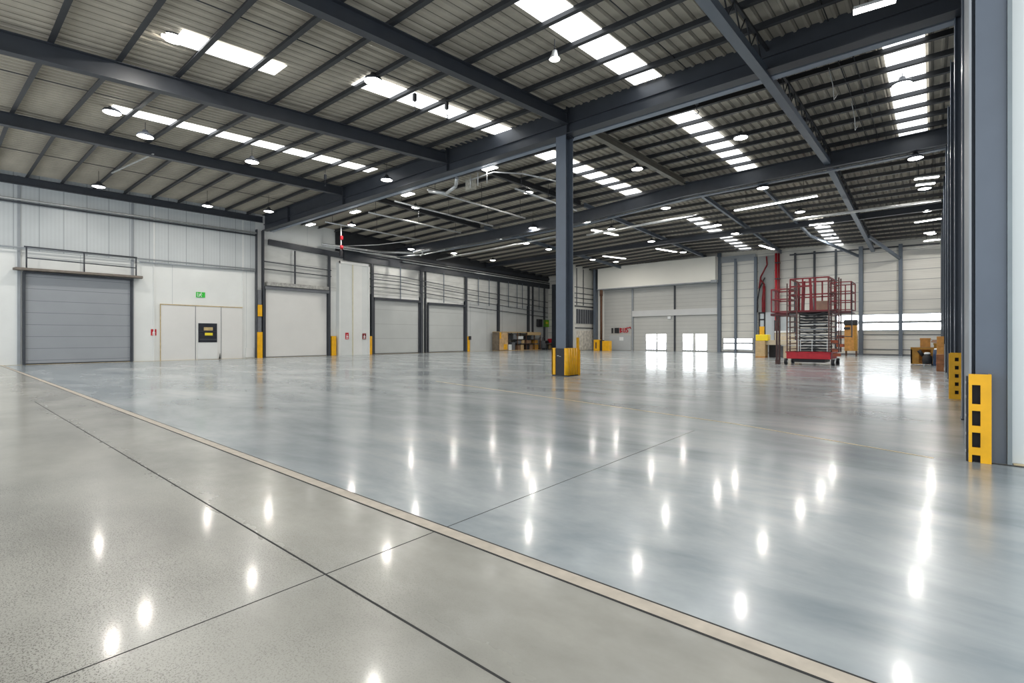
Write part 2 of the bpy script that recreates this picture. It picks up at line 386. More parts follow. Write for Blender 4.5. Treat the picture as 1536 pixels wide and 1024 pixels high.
# second slim truss at right middle, brace feet at the far wall posts
b = MB(); b.bar((-7.4, 30, 10.1), (-7.4, 45, 9.5), .14, .2); b.bar((-7.4, 45, 9.5), (-4.9, 51.9, 8.5), .14, .2); tag(b.build('diagonal_brace', STEEL_M), 'slim diagonal brace coming down to the far wall post behind the red lift', 'brace')
b = MB(); b.bar((-3.7, 46, 9.1), (-2.1, 51.85, 8.0), .16, .22); tag(b.build('diagonal_brace', STEEL_M), 'short diagonal brace from the truss girder down to the far right wall post', 'brace')
# tie rods across the purlins
TR = [((-13.2, -2), (-13.2, 16)), ((-21.5, -2), (-21.5, 16)), ((-32.5, 1), (-32.5, 16)), ((-6.1, 4), (-6.1, 16)), ((-2.2, 8), (-2.2, 16)), ((-9.4, 17), (-9.4, 28)), ((-2.3, 17), (-2.3, 28)), ((-1.9, 17), (-1.9, 28)), ((-23.0, 17), (-23.0, 28)), ((-13.2,17),(-13.2,28))]
for k, ((xa, ya), (xb, yb)) in enumerate(TR):
    b = MB(); ks_ = [ya]+[v for v in KY if ya < v < yb]+[yb]
    for a, c in zip(ks_, ks_[1:]): b.tube((xa, a, zp(xa, a)+.06), (xa, c, zp(xa, c)+.06), .016, 6)
    tag(b.build('tie_rod', STEEL_D), 'thin dark tie rod crossing the purlins in the roof bays '+('before' if ya < 16 else 'beyond')+' the main beam', 'tie rod', 'tie rods between purlins '+('before' if ya < 16 else 'beyond')+' the main beam')

# centre column + guard
cx, cy = -11.12, 16.32
t = thing('centre_column', (cx, cy, 0), 'tall blue-grey steel column standing alone in the middle of the floor', 'column')
b = MB(); b.bar((cx, cy-.245, 0), (cx, cy-.245, 9.42), .46, .03, up=(0,1,0)); b.bar((cx, cy+.245, 0), (cx, cy+.245, 9.42), .46, .03, up=(0,1,0)); b.bar((cx, cy, 0), (cx, cy, 9.42), .04, .46, up=(0,1,0)); b.build('column_shaft', STEEL_C, t)
b = MB(); b.box(cx-.3, cy-.3, 0, cx+.3, cy+.3, .04); b.build('base_plate', STEEL, t)
b = MB(); b.box(cx-.26, cy-.28, 9.38, cx+.26, cy+.28, 9.42); b.build('cap_plate', STEEL, t)
t = thing('column_guard', (cx, cy, .0), 'yellow and black impact guard wrapped around the foot of the centre column', 'column guard')
g0, g1 = cy-.37, cy+.34
b = MB(); b.box(cx-.37, g0, .04, cx-.19, g0+.08, 1.09); b.box(cx-.37, g0, .04, cx-.29, g1, 1.09); b.build('left_guard_panel', YEL, t, bevel=.02)
b = MB(); b.box(cx-.19, g0+.02, .03, cx+.24, g0+.09, 1.07); b.build('black_panel', BLACKP, t, bevel=.01)
b = MB(); b.box(cx+.24, g0, .04, cx+.37, g0+.08, 1.09)
for k in range(4): b.tube((cx+.33, g0+.08+k*.18, .04), (cx+.33, g0+.08+k*.18, 1.09), .092, 14)
b.build('right_guard_panel', YEL, t, bevel=.0)
b = MB(); b.box(cx-.35, g0+.02, 0, cx+.39, g1+.04, .04); b.build('rubber_foot', BLACKP, t)
b = MB(); b.box(cx-.1, g0+.005, .78, cx-.03, g0+.02, .8); b.box(cx+.0, g0+.005, .755, cx+.07, g0+.02, .772); b.build('sticker', GALV, t)
b = MB(); b.box(cx+.27, cy+.42, 0, cx+.38, cy+.5, 1.5); b.box(cx+.25, cy+.48, 0, cx+.40, cy+.54, 1.02); tag(b.build('guard_post', YEL, bevel=.02), 'narrow yellow guard post sticking up just behind the centre column guard', 'guard post')

# right wall columns
def rcol(y, label, near=False):
    t = thing('wall_column', (.5, y, 0), label, 'column')
    zt = 10.0 if y > 12 else 9.4
    if near:
        b = MB(); b.box(.335, y-.05, 0, .358, y+1.2, zt); b.build('light_flange', STEEL_L, t)
        b = MB(); b.box(.392, y-.05, 0, .665, y+.45, zt); b.box(.36, y+.1, 0, .39, y+.4, zt); b.build('column_shaft', STEEL_C, t)
        b = MB(); b.box(.668, y-.09, 0, .708, y+.03, zt); b.build('edge_trim', mat('edge_trim_grey', S(128,138,142), .45), t)
    else:
        b = MB(); b.box(.40, y, 0, .42, y+.4, zt); b.box(.70, y, 0, .72, y+.4, zt); b.box(.42, y+.18, 0, .70, y+.22, zt); b.build('column_shaft', STEEL_C, t)
        b = MB(); b.box(.385, y-.05, 0, .75, y+.45, .03); b.build('base_plate', STEEL, t)
rcol(8.35, 'big blue-grey column at the right edge beside the white pier', True)
for y, lb in ((12.2, 'second blue-grey column along the right wall, between the two yellow guards'), (16.45, 'blue-grey column along the right wall behind the five-hole yellow guard'), (20.3, 'blue-grey column along the right wall, first one beyond the five-hole yellow guard'),
              (24.2, 'blue-grey column along the right wall, second one beyond the five-hole yellow guard'), (28.2, 'blue-grey column along the right wall where the second beam lands'),
              (34.5, 'blue-grey column on the right wall beside the yellow-brown crates'), (40.2, 'blue-grey column on the right wall beyond the yellow-brown crates'), (46.0, 'blue-grey column on the right wall nearest the far wall')):
    rcol(y, lb)
# near yellow guard with rectangular cut-outs
def plate_with_holes(b, x0, x1, z0, z1, y0, y1, hx0, hx1, holes):
    b.box(x0, y0, z0, hx0, y1, z1); b.box(hx1, y0, z0, x1, y1, z1); z = z0
    for (a, c) in holes+[(z1, z1)]:
        if a > z: b.box(hx0, y0, z, hx1, y1, a)
        z = c
t = thing('column_guard', (.42, 8.2, 0), 'yellow slotted steel guard at the foot of the nearest right-hand column', 'column guard')
b = MB(); plate_with_holes(b, .325, .525, 0, 1.06, 8.14, 8.17, .355, .43, [(0, .09), (.18, .36), (.44, .62), (.70, .93)]); b.box(.505, 8.17, 0, .525, 8.28, 1.06); b.build('yellow_plate', YEL, t)
b = MB(); b.box(.33, 8.25, 0, .51, 8.27, 1.03); b.box(.305, 8.175, 0, .322, 8.27, 1.03); b.build('black_backing', BLACKP, t)
for z in (.12, .33, .55, .78, .95): b = MB(); b.tube((.30, 8.22, z), (.33, 8.22, z), .018, 8); b.build('bolt', GALV, t)
t = thing('column_guard', (.45, 16.3, 0), 'yellow guard with five square holes further along the right wall', 'column guard')
b = MB(); hs = [(.12+.2*k, .12+.2*k+.09) for k in range(5)]; plate_with_holes(b, .315, .60, 0, 1.13, 16.2, 16.24, .40, .47, hs); b.box(.29, 16.2, 0, .315, 16.4, 1.11); b.build('yellow_plate', YEL, t)
b = MB(); b.box(.33, 16.35, 0, .58, 16.37, 1.08); b.build('black_backing', BLACKP, t)

# left wall columns / posts
def lpost(px, m, w, label, z1=8.0, dx=.25, guard=None, z0=0):
    y = onX(px, 506, XL)[1]
    b = MB(); b.ibeam((XL+dx/2+.02, y, z0), (XL+dx/2+.02, y, z1), w, dx, .02, .03, up=(1,0,0))
    return tag(b.build('wall_post', m), label, 'post')
t = thing('wall_column', (XL+.25, 15.75, 0), 'dark steel column on the left wall under the end of the main beam', 'column')
b = MB(); b.box(XL, 15.6, 0, XL+.05, 15.75, 9.4); b.box(XL, 16.05, 0, XL+.36, 16.13, 9.4); b.box(XL, 15.6, 0, XL+.32, 15.66, 9.4); b.build('column_shaft', STEEL, t)
b = MB(); b.box(XL+.34, 15.62, 0, XL+.4, 15.98, 1.9); b.build('lower_guard', YEL, t)
b = MB(); b.box(XL+.34, 15.66, 3.05, XL+.38, 15.96, 3.9); b.build('upper_yellow_plate', YEL, t)
b = MB(); b.box(XL+.05, 15.68, 1.9, XL+.3, 15.95, 5.0); b.build('concrete_infill', GREYP, t)
for k, (px, w, lb, zt) in enumerate([(392.5, .08, 'thin dark post beside the plain white door, on its left', 8.3), (491.5, .22, 'dark post on the right side of the plain white door', 8.2), (556.5, .24, 'dark post on the left of the pale shutter next to the white duct', 8.0),
    (630, .3, 'dark post between the two pale shutters on the left wall', 8.0), (636.5, .1, 'thin pipe post close beside the post between the two pale shutters', 8.4), (697, .3, 'dark post on the right side of the second pale shutter', 8.0),
    (746, .28, 'dark post behind the cluttered storage rack, near its left end', 8.0), (791, .3, 'thick dark post behind the right end of the storage rack', 8.4), (797.5, .14, 'thin dark post right of the storage rack', 8.4), (815, .1, 'thin post left of the green board', 8.0), (829, .1, 'thin post near the far left corner', 8.0)]):
    lpost(px, STEEL, w, lb, zt)
b = MB(); b.box(-36.9, 51.3, 0, -36.2, 51.9, 8.2); tag(b.build('corner_column', STEEL), 'thick dark column in the far left corner behind the centre column', 'column')
# yellow guards on the left wall
for ya, yb, lb in ((21.55, 21.95, 'yellow post guard between the white door and the white duct'), (25.0, 25.4, 'yellow post guard on the right side of the white duct'), (37.15, 37.5, 'yellow post guard right of the second pale shutter')):
    b = MB(); b.box(XL+.05, ya, 0, XL+.32, yb, 1.62); o = tag(b.build('post_guard', YEL, bevel=.03), lb, 'post guard')
b = MB(); b.box(XL+.33, 37.25, 1.25, XL+.42, 37.6, 1.65); tag(b.build('control_box', DARK, bevel=.02), 'small black control box fixed on the yellow guard right of the second pale shutter', 'control box')

# ---------------------------------------------------------------- rails on the left wall
def rail(name, y0, y1, z0, z1, r, m, label, dx=.2, group=None):
    b = MB(); b.tube((XL+dx, y0, z0), (XL+dx, y1, z1), r, 8)
    y = y0+1
    while y < y1:
        zz = z0+(z1-z0)*(y-y0)/(y1-y0); b.box(XL+.02, y-.02, zz-.02, XL+dx, y+.02, zz+.02); y += 3
    return tag(b.build(name, m), label, 'pipe', group)
rail('wall_pipe', -6, 15.58, 8.85, 9.12, .055, GALV, 'shiny pipe running high along the white cladding of the left wall', .3)
rail('wall_pipe', -6, 15.58, 8.72, 8.96, .05, STEEL, 'dark pipe just below the shiny pipe high on the left wall', .22)
rail('wall_pipe', -6, 15.5, 6.3, 6.47, .045, STEEL_L, 'grey pipe along the joint below the upper cladding of the left wall', .3)
rail('wall_pipe', 8.6, 15.5, 6.22, 6.36, .035, STEEL_L, 'thin grey pipe under the grey joint pipe, right of the big shutter', .2)
for z0, z1, lb in ((7.12, 7.0, 'topmost'), (6.57, 6.5, 'second')):
    b = MB(); b.bar((XL+.3, 16.15, z0), (XL+.3, 21.5, z1), .06, .07); tag(b.build('wall_rail', STEEL), lb+' dark rail above the plain white door', 'rail')
b = MB(); b.box(XL+.28, 18.4, 5.4, XL+.36, 18.5, 8.2); tag(b.build('rail_post', STEEL), 'thin dark upright crossing the rails above the plain white door', 'post')
for z0, z1, lb in ((7.15, 6.0, 'topmost'), (6.65, 5.3, 'second'), (6.0, 4.65, 'third')):
    b = MB(); b.bar((XL+.32, 25.1, z0), (XL+.32, 28.5, z0-.02), .05, .07); b.bar((XL+.32, 28.5, z0-.02), (XL+.32, 37.0, z0-.55), .05, .07); b.bar((XL+.32, 37.0, z0-.55), (XL+.32, 51.5, z1-.02), .05, .07)
    tag(b.build('wall_rail', STEEL), lb+' of the three long dark rails on the far half of the left wall', 'rail')
b = MB(); b.bar((XL+.3, 37.4, 4.75), (XL+.3, 51.5, 4.1), .05, .08); tag(b.build('wall_rail', STEEL), 'lowest dark rail above the cluttered storage rack', 'rail')
for px in (598, 663, 715, 731, 773, 781, 760, 806):
    y = onX(px, 506, XL)[1]; b = MB(); b.box(XL+.26, y-.04, 5.0, XL+.3, y+.04, 8.0); tag(b.build('rail_post', STEEL_M), 'thin upright behind the three long rails on the far half of the left wall', 'post', 'thin uprights behind the long wall rails')

# ---------------------------------------------------------------- doors on the left wall
def shutter(name, y0, y1, z1, m, idx, lintel=STEEL, frame=STEEL, h=.22):
    b = MB(); b.box(XL, y0, 0, XL+.08, y1, z1); d = struct(b.build('door_%d' % idx, m))
    b = MB(); b.box(XL, y0-.12, 0, XL+.2, y0, z1+.05); b.box(XL, y1, 0, XL+.2, y1+.12, z1+.05); b.build('door_frame', frame, d)
    b = MB(); b.box(XL, y0-.1, z1, XL+.34, y1+.1, z1+h); b.build('lintel', lintel, d)
    b = MB(); b.box(XL+.08, y0, 0, XL+.11, y1, .07); b.build('bottom_seal', BLACKP if m is not WHITE2 else GREYP, d)
    return d
shutter('d', 3.5, 8.15, 5.02, SHUT, 1, h=.1)
shutter('d', 16.3, 21.2, 5.1, WHITE2, 2, lintel=GREYP, h=.22)
shutter('d', 25.75, 30.7, 4.85, SHUT2, 3)
shutter('d', 31.95, 36.75, 4.72, SHUT2, 4)
# weathered ledge above shutter 1 and its handrail
b = MB()
for k in range(3): b.bar((XL+.2+.2*k, 3.0+.03*k, 5.2), (XL+.2+.2*k, 8.75-.04*k, 5.24), .19, .13)
o = tag(b.build('plank_ledge', PLANK, bevel=.015), 'weathered plank ledge above the big grey shutter', 'ledge')
t = thing('handrail', (XL+.6, 5.9, 5.3), 'dark handrail frame standing on the plank ledge above the big grey shutter', 'handrail')
for y in (3.5, 5.9, 8.35): b = MB(); b.tube((XL+.55, y, 5.26), (XL+.55, y, 6.42), .035, 8); b.build('post', STEEL, t)
b = MB(); b.tube((XL+.55, 3.4, 6.42), (XL+.55, 8.4, 6.42), .04, 8); b.build('top_rail', STEEL, t)
b = MB(); b.tube((XL+.55, 3.5, 5.82), (XL+.55, 8.35, 5.78), .03, 8); b.build('mid_rail', STEEL, t)
b = MB(); b.box(XL+.05, 16.3, 5.35, XL+.45, 21.2, 5.62); tag(b.build('shutter_housing', mat('dirty_housing', S(165,164,160), .6, 0, .35, 6)), 'grimy grey shutter housing above the plain white door', 'shutter housing')
# white partition door set
b = MB(); b.box(XL, 9.75, 0, XL+.1, 14.7, 3.62); d = struct(b.build('door_5', WHITE2))
b = MB(); b.box(XL+.1, 9.7, 3.62, XL+.14, 14.7, 3.67); b.box(XL, 9.73, 0, XL+.12, 9.75, 3.67); b.build('tan_trim', LEDGE, d)
b = MB()
for y in (11.72, 13.3): b.box(XL+.1, y-.015, 0, XL+.115, y+.015, 3.6)
b.build('panel_joint', GREYP, d)
b = MB(); b.box(XL+.1, 11.84, .03, XL+.15, 13.05, 2.5); lf = b.build('door_leaf', WHITE, d)
b = MB(); b.box(XL+.1, 11.87, 1.17, XL+.17, 13.02, 2.47); b.build('dark_window', mat('dark_glass', S(52,54,60), .15, 0, .2, 2), d)
b = MB(); b.box(XL+.17, 12.2, 1.98, XL+.18, 12.75, 2.2, 0); b.build('upper_label', LEDGE, d)
b = MB(); b.box(XL+.17, 12.26, 1.64, XL+.18, 12.74, 1.82); b.build('yellow_label', YELB, d)
b = MB(); b.box(XL+.17, 11.95, 1.3, XL+.2, 12.98, 1.42); b.box(XL+.17, 11.9, 1.9, XL+.2, 12.98, 1.93); b.build('push_bar', STEEL, d)
b = MB(); b.add([(XL+.2, 13.13, .02), (XL+.2, 13.23, .02), (XL+.2, 13.2, .42), (XL+.16, 13.13, .02), (XL+.16, 13.23, .02), (XL+.16, 13.2, .42)], [(0,1,2),(3,5,4),(0,3,4,1),(1,4,5,2),(2,5,3,0)]); b.build('door_stop', DARK, d)
# exit sign with running figure
t = thing('exit_sign', (XL+.05, 12.05, 4.2), 'green emergency exit sign with a white running figure, above the white door panel', 'sign')
b = MB(); b.box(XL, 11.78, 4.22, XL+.05, 12.32, 4.58); b.build('sign_board', GREEN, t)
b = MB(); X0, X1 = XL+.05, XL+.056
def st(p, q, w=.035): b.bar((X0+.003, p[0], p[1]), (X0+.003, q[0], q[1]), .006, w, up=(0, -(q[1]-p[1]), q[0]-p[0]))
st((12.06,4.48),(12.02,4.38),.05); st((12.02,4.38),(12.10,4.31)); st((12.02,4.38),(11.95,4.28)); st((12.06,4.46),(12.15,4.42),.025); st((12.05,4.46),(11.97,4.42),.025); st((12.10,4.31),(12.08,4.25),.03)
b.tube((X0, 12.08, 4.53), (X0+.006, 12.08, 4.53), .03, 10); b.box(X0, 11.84, 4.27, X1, 11.87, 4.53); b.box(X0, 11.93, 4.27, X1, 11.95, 4.5); b.box(X0, 11.84, 4.27, X1, 11.95, 4.29); b.build('pictogram', SIGNW, t)
def redsign(y0, y1, z0, z1, X, label, m=REDB):
    t = thing('safety_sign', (X, (y0+y1)/2, z0), label, 'sign')
    b = MB(); b.box(X, y0, z0, X+.03, y1, z1); b.build('sign_board', m, t)
    b = MB(); w, h = y1-y0, z1-z0
    b.bar((X+.033, y0+w*.3, z0+h*.3), (X+.033, y0+w*.55, z0+h*.75), .006, w*.18, up=(0,1,0)); b.bar((X+.033, y0+w*.4, z0+h*.3), (X+.033, y0+w*.8, z0+h*.45), .006, h*.14); b.box(X+.03, y0+w*.2, z0+h*.1, X+.036, y1-w*.2, z0+h*.18)
    b.build('pictogram', SIGNW, t)
redsign(9.24, 9.53, 1.63, 2.03, XL, 'small red fire safety sign on the wall left of the white door panel')
# white duct/boxing
t = thing('duct_casing', (XL+.4, 23.5, 0), 'tall white boxed-in duct casing against the left wall', 'duct casing')
b = MB(); b.box(XL, 22.1, 0, XL+.45, 25.0, 7.75); b.build('casing', mat('duct_white', S(216,219,218), .4, 0, .03, 1), t)
b = MB()
for y in (22.1, 24.9): b.box(XL+.45, y, 0, XL+.52, y+.1, 7.85)
b.box(XL+.45, 22.1, 7.65, XL+.52, 25.0, 7.85); b.build('edge_frame', WHITE, t)
b = MB(); b.box(XL+.45, 23.33, 0, XL+.49, 23.42, 7.65); b.build('cream_strip', mat('strip_cream', S(205,200,176), .5), t)
b = MB(); b.box(XL+.45, 23.42, 0, XL+.475, 24.25, 7.65); b.build('front_panel', WHITE, t)
redsign(22.68, 22.98, 1.35, 1.9, XL+.46, 'bright red safety sign on the left part of the white duct casing')
redsign(24.3, 24.65, 1.35, 1.85, XL+.48, 'dark red safety sign on the right part of the white duct casing', RED)
b = MB(); b.box(XL+.01, 14.95, .05, XL+.08, 15.5, .75); tag(b.build('floor_socket_box', WHITE, bevel=.01), 'low white box on the left wall beside the dark column', 'wall box')
# green board, speaker, red crate board at far left
b = MB(); b.box(XL+.1, 50.95, 2.85, XL+.2, 51.93, 3.75); tag(b.build('w', LIME), 'green and yellow board on the left wall near the far corner', 'sign').name = 'notice_board'
bb = bpy.data.objects['notice_board']
b = MB(); b.box(XL+.2, 51.2, 3.25, XL+.21, 51.75, 3.5); b.build('yellow_label', YELB, bb)
b = MB(); b.box(XL+.1, 49.4, 2.85, XL+.4, 50.3, 3.8); tag(b.build('wall_speaker', DARK, bevel=.03), 'black loudspeaker box on the left wall beside the green board', 'speaker')

# ---------------------------------------------------------------- storage rack and clutter by the left wall
y0, y1 = 41.0, 48.6; xa, xb = XL+.35, XL+1.35
t = thing('storage_rack', ((xa+xb)/2, (y0+y1)/2, 0), 'cluttered timber storage rack with tan panels against the left wall', 'rack')
for y in (y0, y0+1.5, y0+3.2, y0+4.8, y0+6.4, y1-.06):
    for x in (xa, xb-.06): b = MB(); b.box(x, y, 0, x+.06, y+.06, 2.1); b.build('upright', BROWN, t)
b = MB(); b.box(xa, y0, 2.05, xb, y1, 2.15); b.build('top_board', WOOD, t)
b = MB(); b.box(xa, y0+1.5, 1.25, xb, y1-.1, 1.3); b.box(xa, y0+3.2, .75, xb, y1-.1, .8); b.build('shelf', STEEL, t)
b = MB(); b.box(xa, y0-.03, .05, xb, y0, 2.1); b.build('end_panel', mat('end_board_brown', S(110,98,84), .7, 0, .3, 3), t)
b = MB(); b.box(xb, y0+.05, .1, xb+.03, y0+1.45, 2.0); b.build('tan_panel', mat('tan_board', S(205,170,125), .6, 0, .2, 3), t)
b = MB(); b.box(xb+.03, y0+.75, .15, xb+.05, y0+1.3, .75); b.build('yellow_placard', YEL, t)
b = MB(); b.box(xb+.03, y0+.05, 1.35, xb+.05, y0+.3, 2.05); b.build('yellow_placard', YEL, t)
b = MB(); b.box(xa, y0+1.6, .05, xa+.03, y1-.1, 2.0); b.build('back_panel', mat('back_board_pale', S(190,184,172), .6, 0, .15, 3), t)
b = MB(); b.box(xb, y1-2.6, 1.78, xb+.04, y1+.05, 2.12); b.box(xa, y0, .0, xb, y1, .05); b.build('timber_rail', WOOD, t)
cols = [(WOOD,'pale timber'), (GREYP,'grey plastic'), (DARK,'black plastic'), (mat('box_brown', S(140,112,88), .6, 0, .2, 5),'brown timber'), (SIGNW,'white'), (WOODY,'ochre timber')]
spots = [(1.7,.05,.6,.65,4),(2.4,.05,.5,.9,1),(3.35,.05,.5,.55,3),(3.95,.05,.55,.6,0),(4.95,.05,.6,.55,2),(5.65,.05,.6,.6,3),(6.5,.05,.8,.6,5),(3.4,.8,.6,.35,1),(4.1,.8,.5,.4,0),(5.0,.8,.9,.38,3),(6.5,.8,.7,.4,5),(1.7,1.3,.7,.5,2),(2.6,1.3,.5,.6,1),(3.5,1.3,.9,.35,4),(5.1,1.3,.7,.4,2),(6.0,1.3,.35,.5,1)]
lvl = {.05:'on the bottom of the storage rack', .8:'on the middle shelf of the storage rack', 1.3:'on the upper shelf of the storage rack'}
for dy, z, w, h, ci in spots:
    m, nm = cols[ci]; b = MB(); b.box(xa+.25, y0+dy, z, xb-.12, y0+dy+w, z+h); b.box(xa+.22, y0+dy-.02, z+h-.06, xb-.09, y0+dy+w+.02, z+h)
    bay = 'left' if dy < 3.2 else ('middle' if dy < 4.9 else 'right')
    tag(b.build('storage_box', m, bevel=.01), f'{nm} box {lvl[z]}, {bay} bay, {"wide" if w > .65 else "narrow"}', 'box', 'boxes kept in the storage rack')
t = thing('hand_trolley', (XL+1.0, 49.3, 0), 'dark hand trolley with a slanted handle right of the storage rack', 'trolley')
b = MB(); b.path([(XL+.8,48.95,.15),(XL+.7,49.2,1.45),(XL+.7,49.6,1.5)], .035); b.path([(XL+1.3,48.95,.15),(XL+1.2,49.2,1.45),(XL+1.2,49.6,1.5)], .035); b.build('handle_frame', STEEL, t)
b = MB(); b.box(XL+.7, 48.9, .12, XL+1.4, 49.9, .2); b.build('deck', STEEL, t)
b = MB(); b.box(XL+.75, 49.0, .2, XL+1.3, 49.7, 1.1); b.build('machine_body', GREYP, t, bevel=.05)
for x in (XL+.78, XL+1.32):
    for y in (49.05, 49.8): b = MB(); b.tube((x-.03,y,.1),(x+.03,y,.1),.1,12); b.build('wheel', BLACKP, t)
t = thing('work_stool', (XL+.8, 50.7, 0), 'low dark metal work bench in front of the left wall', 'bench')
b = MB(); b.box(XL+.5, 50.3, .7, XL+1.1, 51.3, .77); b.build('seat', GREYP, t)
for x in (XL+.54, XL+1.03):
    for y in (50.34, 51.22): b = MB(); b.box(x, y, 0, x+.05, y+.05, .7); b.build('leg', STEEL, t)
b = MB(); b.box(XL+.6, 50.5, .77, XL+1.0, 50.8, 1.1); b.build('vice', DARK, t)
t = thing('small_cabinet', (XL+.7, 51.6, 0), 'small tan cabinet with a red panel near the far left corner', 'cabinet')
b = MB(); b.box(XL+.4, 51.4, .05, XL+1.0, 51.9, .8); b.build('body', WOOD, t)
b = MB(); b.box(XL+.4, 51.36, .85, XL+1.0, 51.42, 1.35); b.build('red_panel', REDB, t)
b = MB(); b.box(XL+.38, 51.38, .8, XL+1.02, 51.92, .85); b.build('top', GREYP, t)
b = MB(); b.box(XL+.45, 51.42, 0, XL+.95, 51.88, .05); b.build('plinth', BROWN, t)

# ---------------------------------------------------------------- far wall
FY = YF
def fx(px): return onY(px, 506, FY)[0]
# cream boxed-out bulkhead
b = MB(); b.box(-30.0, 50.9, 7.15, -16.6, YF-.02, 9.62); bk = tag(b.build('bulkhead', CREAM), 'big cream boxed-out bulkhead above the far shutters', 'bulkhead')
b = MB(); b.box(-30.1, 50.86, 7.05, -16.6, YF-.02, 7.15); b.build('bottom_edge', STEEL_L, bk)
def fbox(name, x0, x1, z0, z1, d, m, parent=None, yo=0): b = MB(); b.box(x0, FY-d-yo, z0, x1, FY-yo, z1); return b.build(name, m, parent)
def fpost(x, w, z0, z1, label, m=STEEL_M, d=.22):
    b = MB(); b.ibeam((x, FY-d/2-.01, z0), (x, FY-d/2-.01, z1), w, d, .02, .04, up=(0,1,0)); return tag(b.build('far_wall_post', m), label, 'post')
d = struct(fbox('door_6', fx(907), fx(949), 0, 7.1, .1, FARS)); 
fbox('side_panel', fx(896), fx(907), 0, 7.1, .12, CREAM, d)
fbox('door_leaf', fx(915), fx(947), .05, 1.75, .14, mat('leaf_grey_white', S(186,190,192), .4, 0, .04, 1), d)
fbox('white_notice', fx(930), fx(936), 1.15, 1.55, .16, SIGNW, d)
x0s = -28.55
t = thing('wall_sign', (-27.4, FY-.2, 1.95), 'red and black lettered sign on the wall above the grey door leaf', 'sign')
b = MB(); b.box(-28.7, FY-.2, 2.0, -28.5, FY-.12, 2.6); b.box(-28.3, FY-.2, 2.0, -27.75, FY-.12, 2.62); b.build('black_panel', DARK, t)
b = MB()
def sg(p, q, w=.09): b.bar((p[0], FY-.17, p[1]), (q[0], FY-.17, q[1]), .05, w, up=(-(q[1]-p[1]), 0, q[0]-p[0]))
for ch, ox in (('B',-27.6),('U',-27.2),('S',-26.85)):
    if ch == 'B': sg((ox,2.05),(ox,2.6)); sg((ox,2.58),(ox+.22,2.5)); sg((ox+.22,2.5),(ox,2.34)); sg((ox,2.34),(ox+.25,2.2)); sg((ox+.25,2.2),(ox,2.06))
    if ch == 'U': sg((ox,2.6),(ox,2.15)); sg((ox,2.12),(ox+.22,2.12)); sg((ox+.24,2.12),(ox+.24,2.62))
    if ch == 'S': sg((ox+.26,2.62),(ox,2.56)); sg((ox,2.56),(ox+.04,2.38)); sg((ox+.04,2.38),(ox+.24,2.3)); sg((ox+.24,2.3),(ox+.2,2.14)); sg((ox+.2,2.14),(ox-.02,2.1))
sg((-26.6,2.55),(-26.3,2.7)); sg((-26.35,2.7),(-26.25,2.5)); b.build('red_lettering', REDB, t)
# shutters centre
for i, (pa, pb) in enumerate(((951, 1012), (1014, 1077))):
    xa_, xb_ = fx(pa), fx(pb)
    d = struct(fbox('door_%d' % (7+i*2), xa_, xb_, 0, 3.8, .1, FARS))
    wins = ((970, 985), (987, 1000)) if i == 0 else ((1025, 1040), (1044, 1061))
    for k, (wa, wb) in enumerate(wins):
        w = fbox('window_pane', fx(wa), fx(wb), .18, 1.85, .12, WINL, d)
    b = MB()
    for wa, wb in wins:
        u0, u1 = fx(wa), fx(wb); 
        for q in range(5): b.box(u0+(u1-u0)*q/4-.02, FY-.16, .18, u0+(u1-u0)*q/4+.02, FY-.12, 1.0)
        b.box(u0, FY-.16, 1.0, u1, FY-.12, 1.05); b.box(u0-.05, FY-.15, .12, u1+.05, FY-.1, .18)
    b.build('window_grille', GREYP, d)
    d = struct(fbox('door_%d' % (8+i*2), xa_, xb_, 4.5, 7.1, .1, FARS))
b = MB(); b.box(fx(950), FY-.3, 3.85, fx(1077), FY, 4.5); tag(b.build('transom_beam', mat('transom_pale', S(205,206,206), .45, 0, .03, 1)), 'pale horizontal beam between the upper and lower far shutters', 'beam')
b = MB(); b.box(fx(1003), FY-.32, 3.5, fx(1008), FY-.1, 3.78); tag(b.build('door_sensor', SIGNW, bevel=.02), 'small white sensor box below the pale beam on the far shutters', 'sensor')
fpost(fx(950), .22, 0, 7.1, 'grey post left of the far shutter pair', STEEL_L)
fpost(fx(1013), .16, 0, 7.1, 'dark middle post between the far shutters', STEEL)
fpost(fx(1079.5), .34, 0, 10.2, 'wide grey post right of the far shutter pair', STEEL_M)
fpost(fx(897.5), .3, 0, 9.6, 'dark post at the left edge of the cream bulkhead', STEEL_M, .9)
b = MB(); b.box(fx(1079.5)-.5, 50.8, 7.0, fx(1079.5)+.1, 51.2, 7.25); tag(b.build('bracket_box', STEEL_L), 'small pale bracket box under the right corner of the cream bulkhead', 'bracket')
fpost(fx(1104), .22, 0, 9.3, 'grey post in the middle of the bay right of the far shutters')
fpost(fx(1134), .26, 0, 9.3, 'grey post left of the red wall pipe')
b = MB(); b.box(fx(1081), FY-.18, 9.0, fx(1134), FY, 9.6); tag(b.build('wall_rail', STEEL_L), 'grey header rail right of the cream bulkhead', 'rail')
def strip_window(idx, pa, pb, rows, frames):
    b = MB()
    for z0, z1 in rows: b.box(fx(pa), FY-.08, z0, fx(pb), FY, z1)
    w = struct(b.build('window_%d' % idx, WINL)); b = MB()
    zs = sorted([z for r in rows for z in r])
    for z in zs: b.box(fx(pa)-.05, FY-.12, z-.035, fx(pb)+.05, FY-.01, z+.035)
    b.box(fx(pa)-.05, FY-.12, rows[0][0], fx(pa), FY-.01, rows[-1][1]); b.box(fx(pb), FY-.12, rows[0][0], fx(pb)+.05, FY-.01, rows[-1][1]); b.build('window_frame', frames, w)
strip_window(1, 1086, 1103, [(.3,.88),(.98,1.42)], STEEL_L); strip_window(2, 1106, 1129, [(.3,.88),(.98,1.42)], STEEL_L)
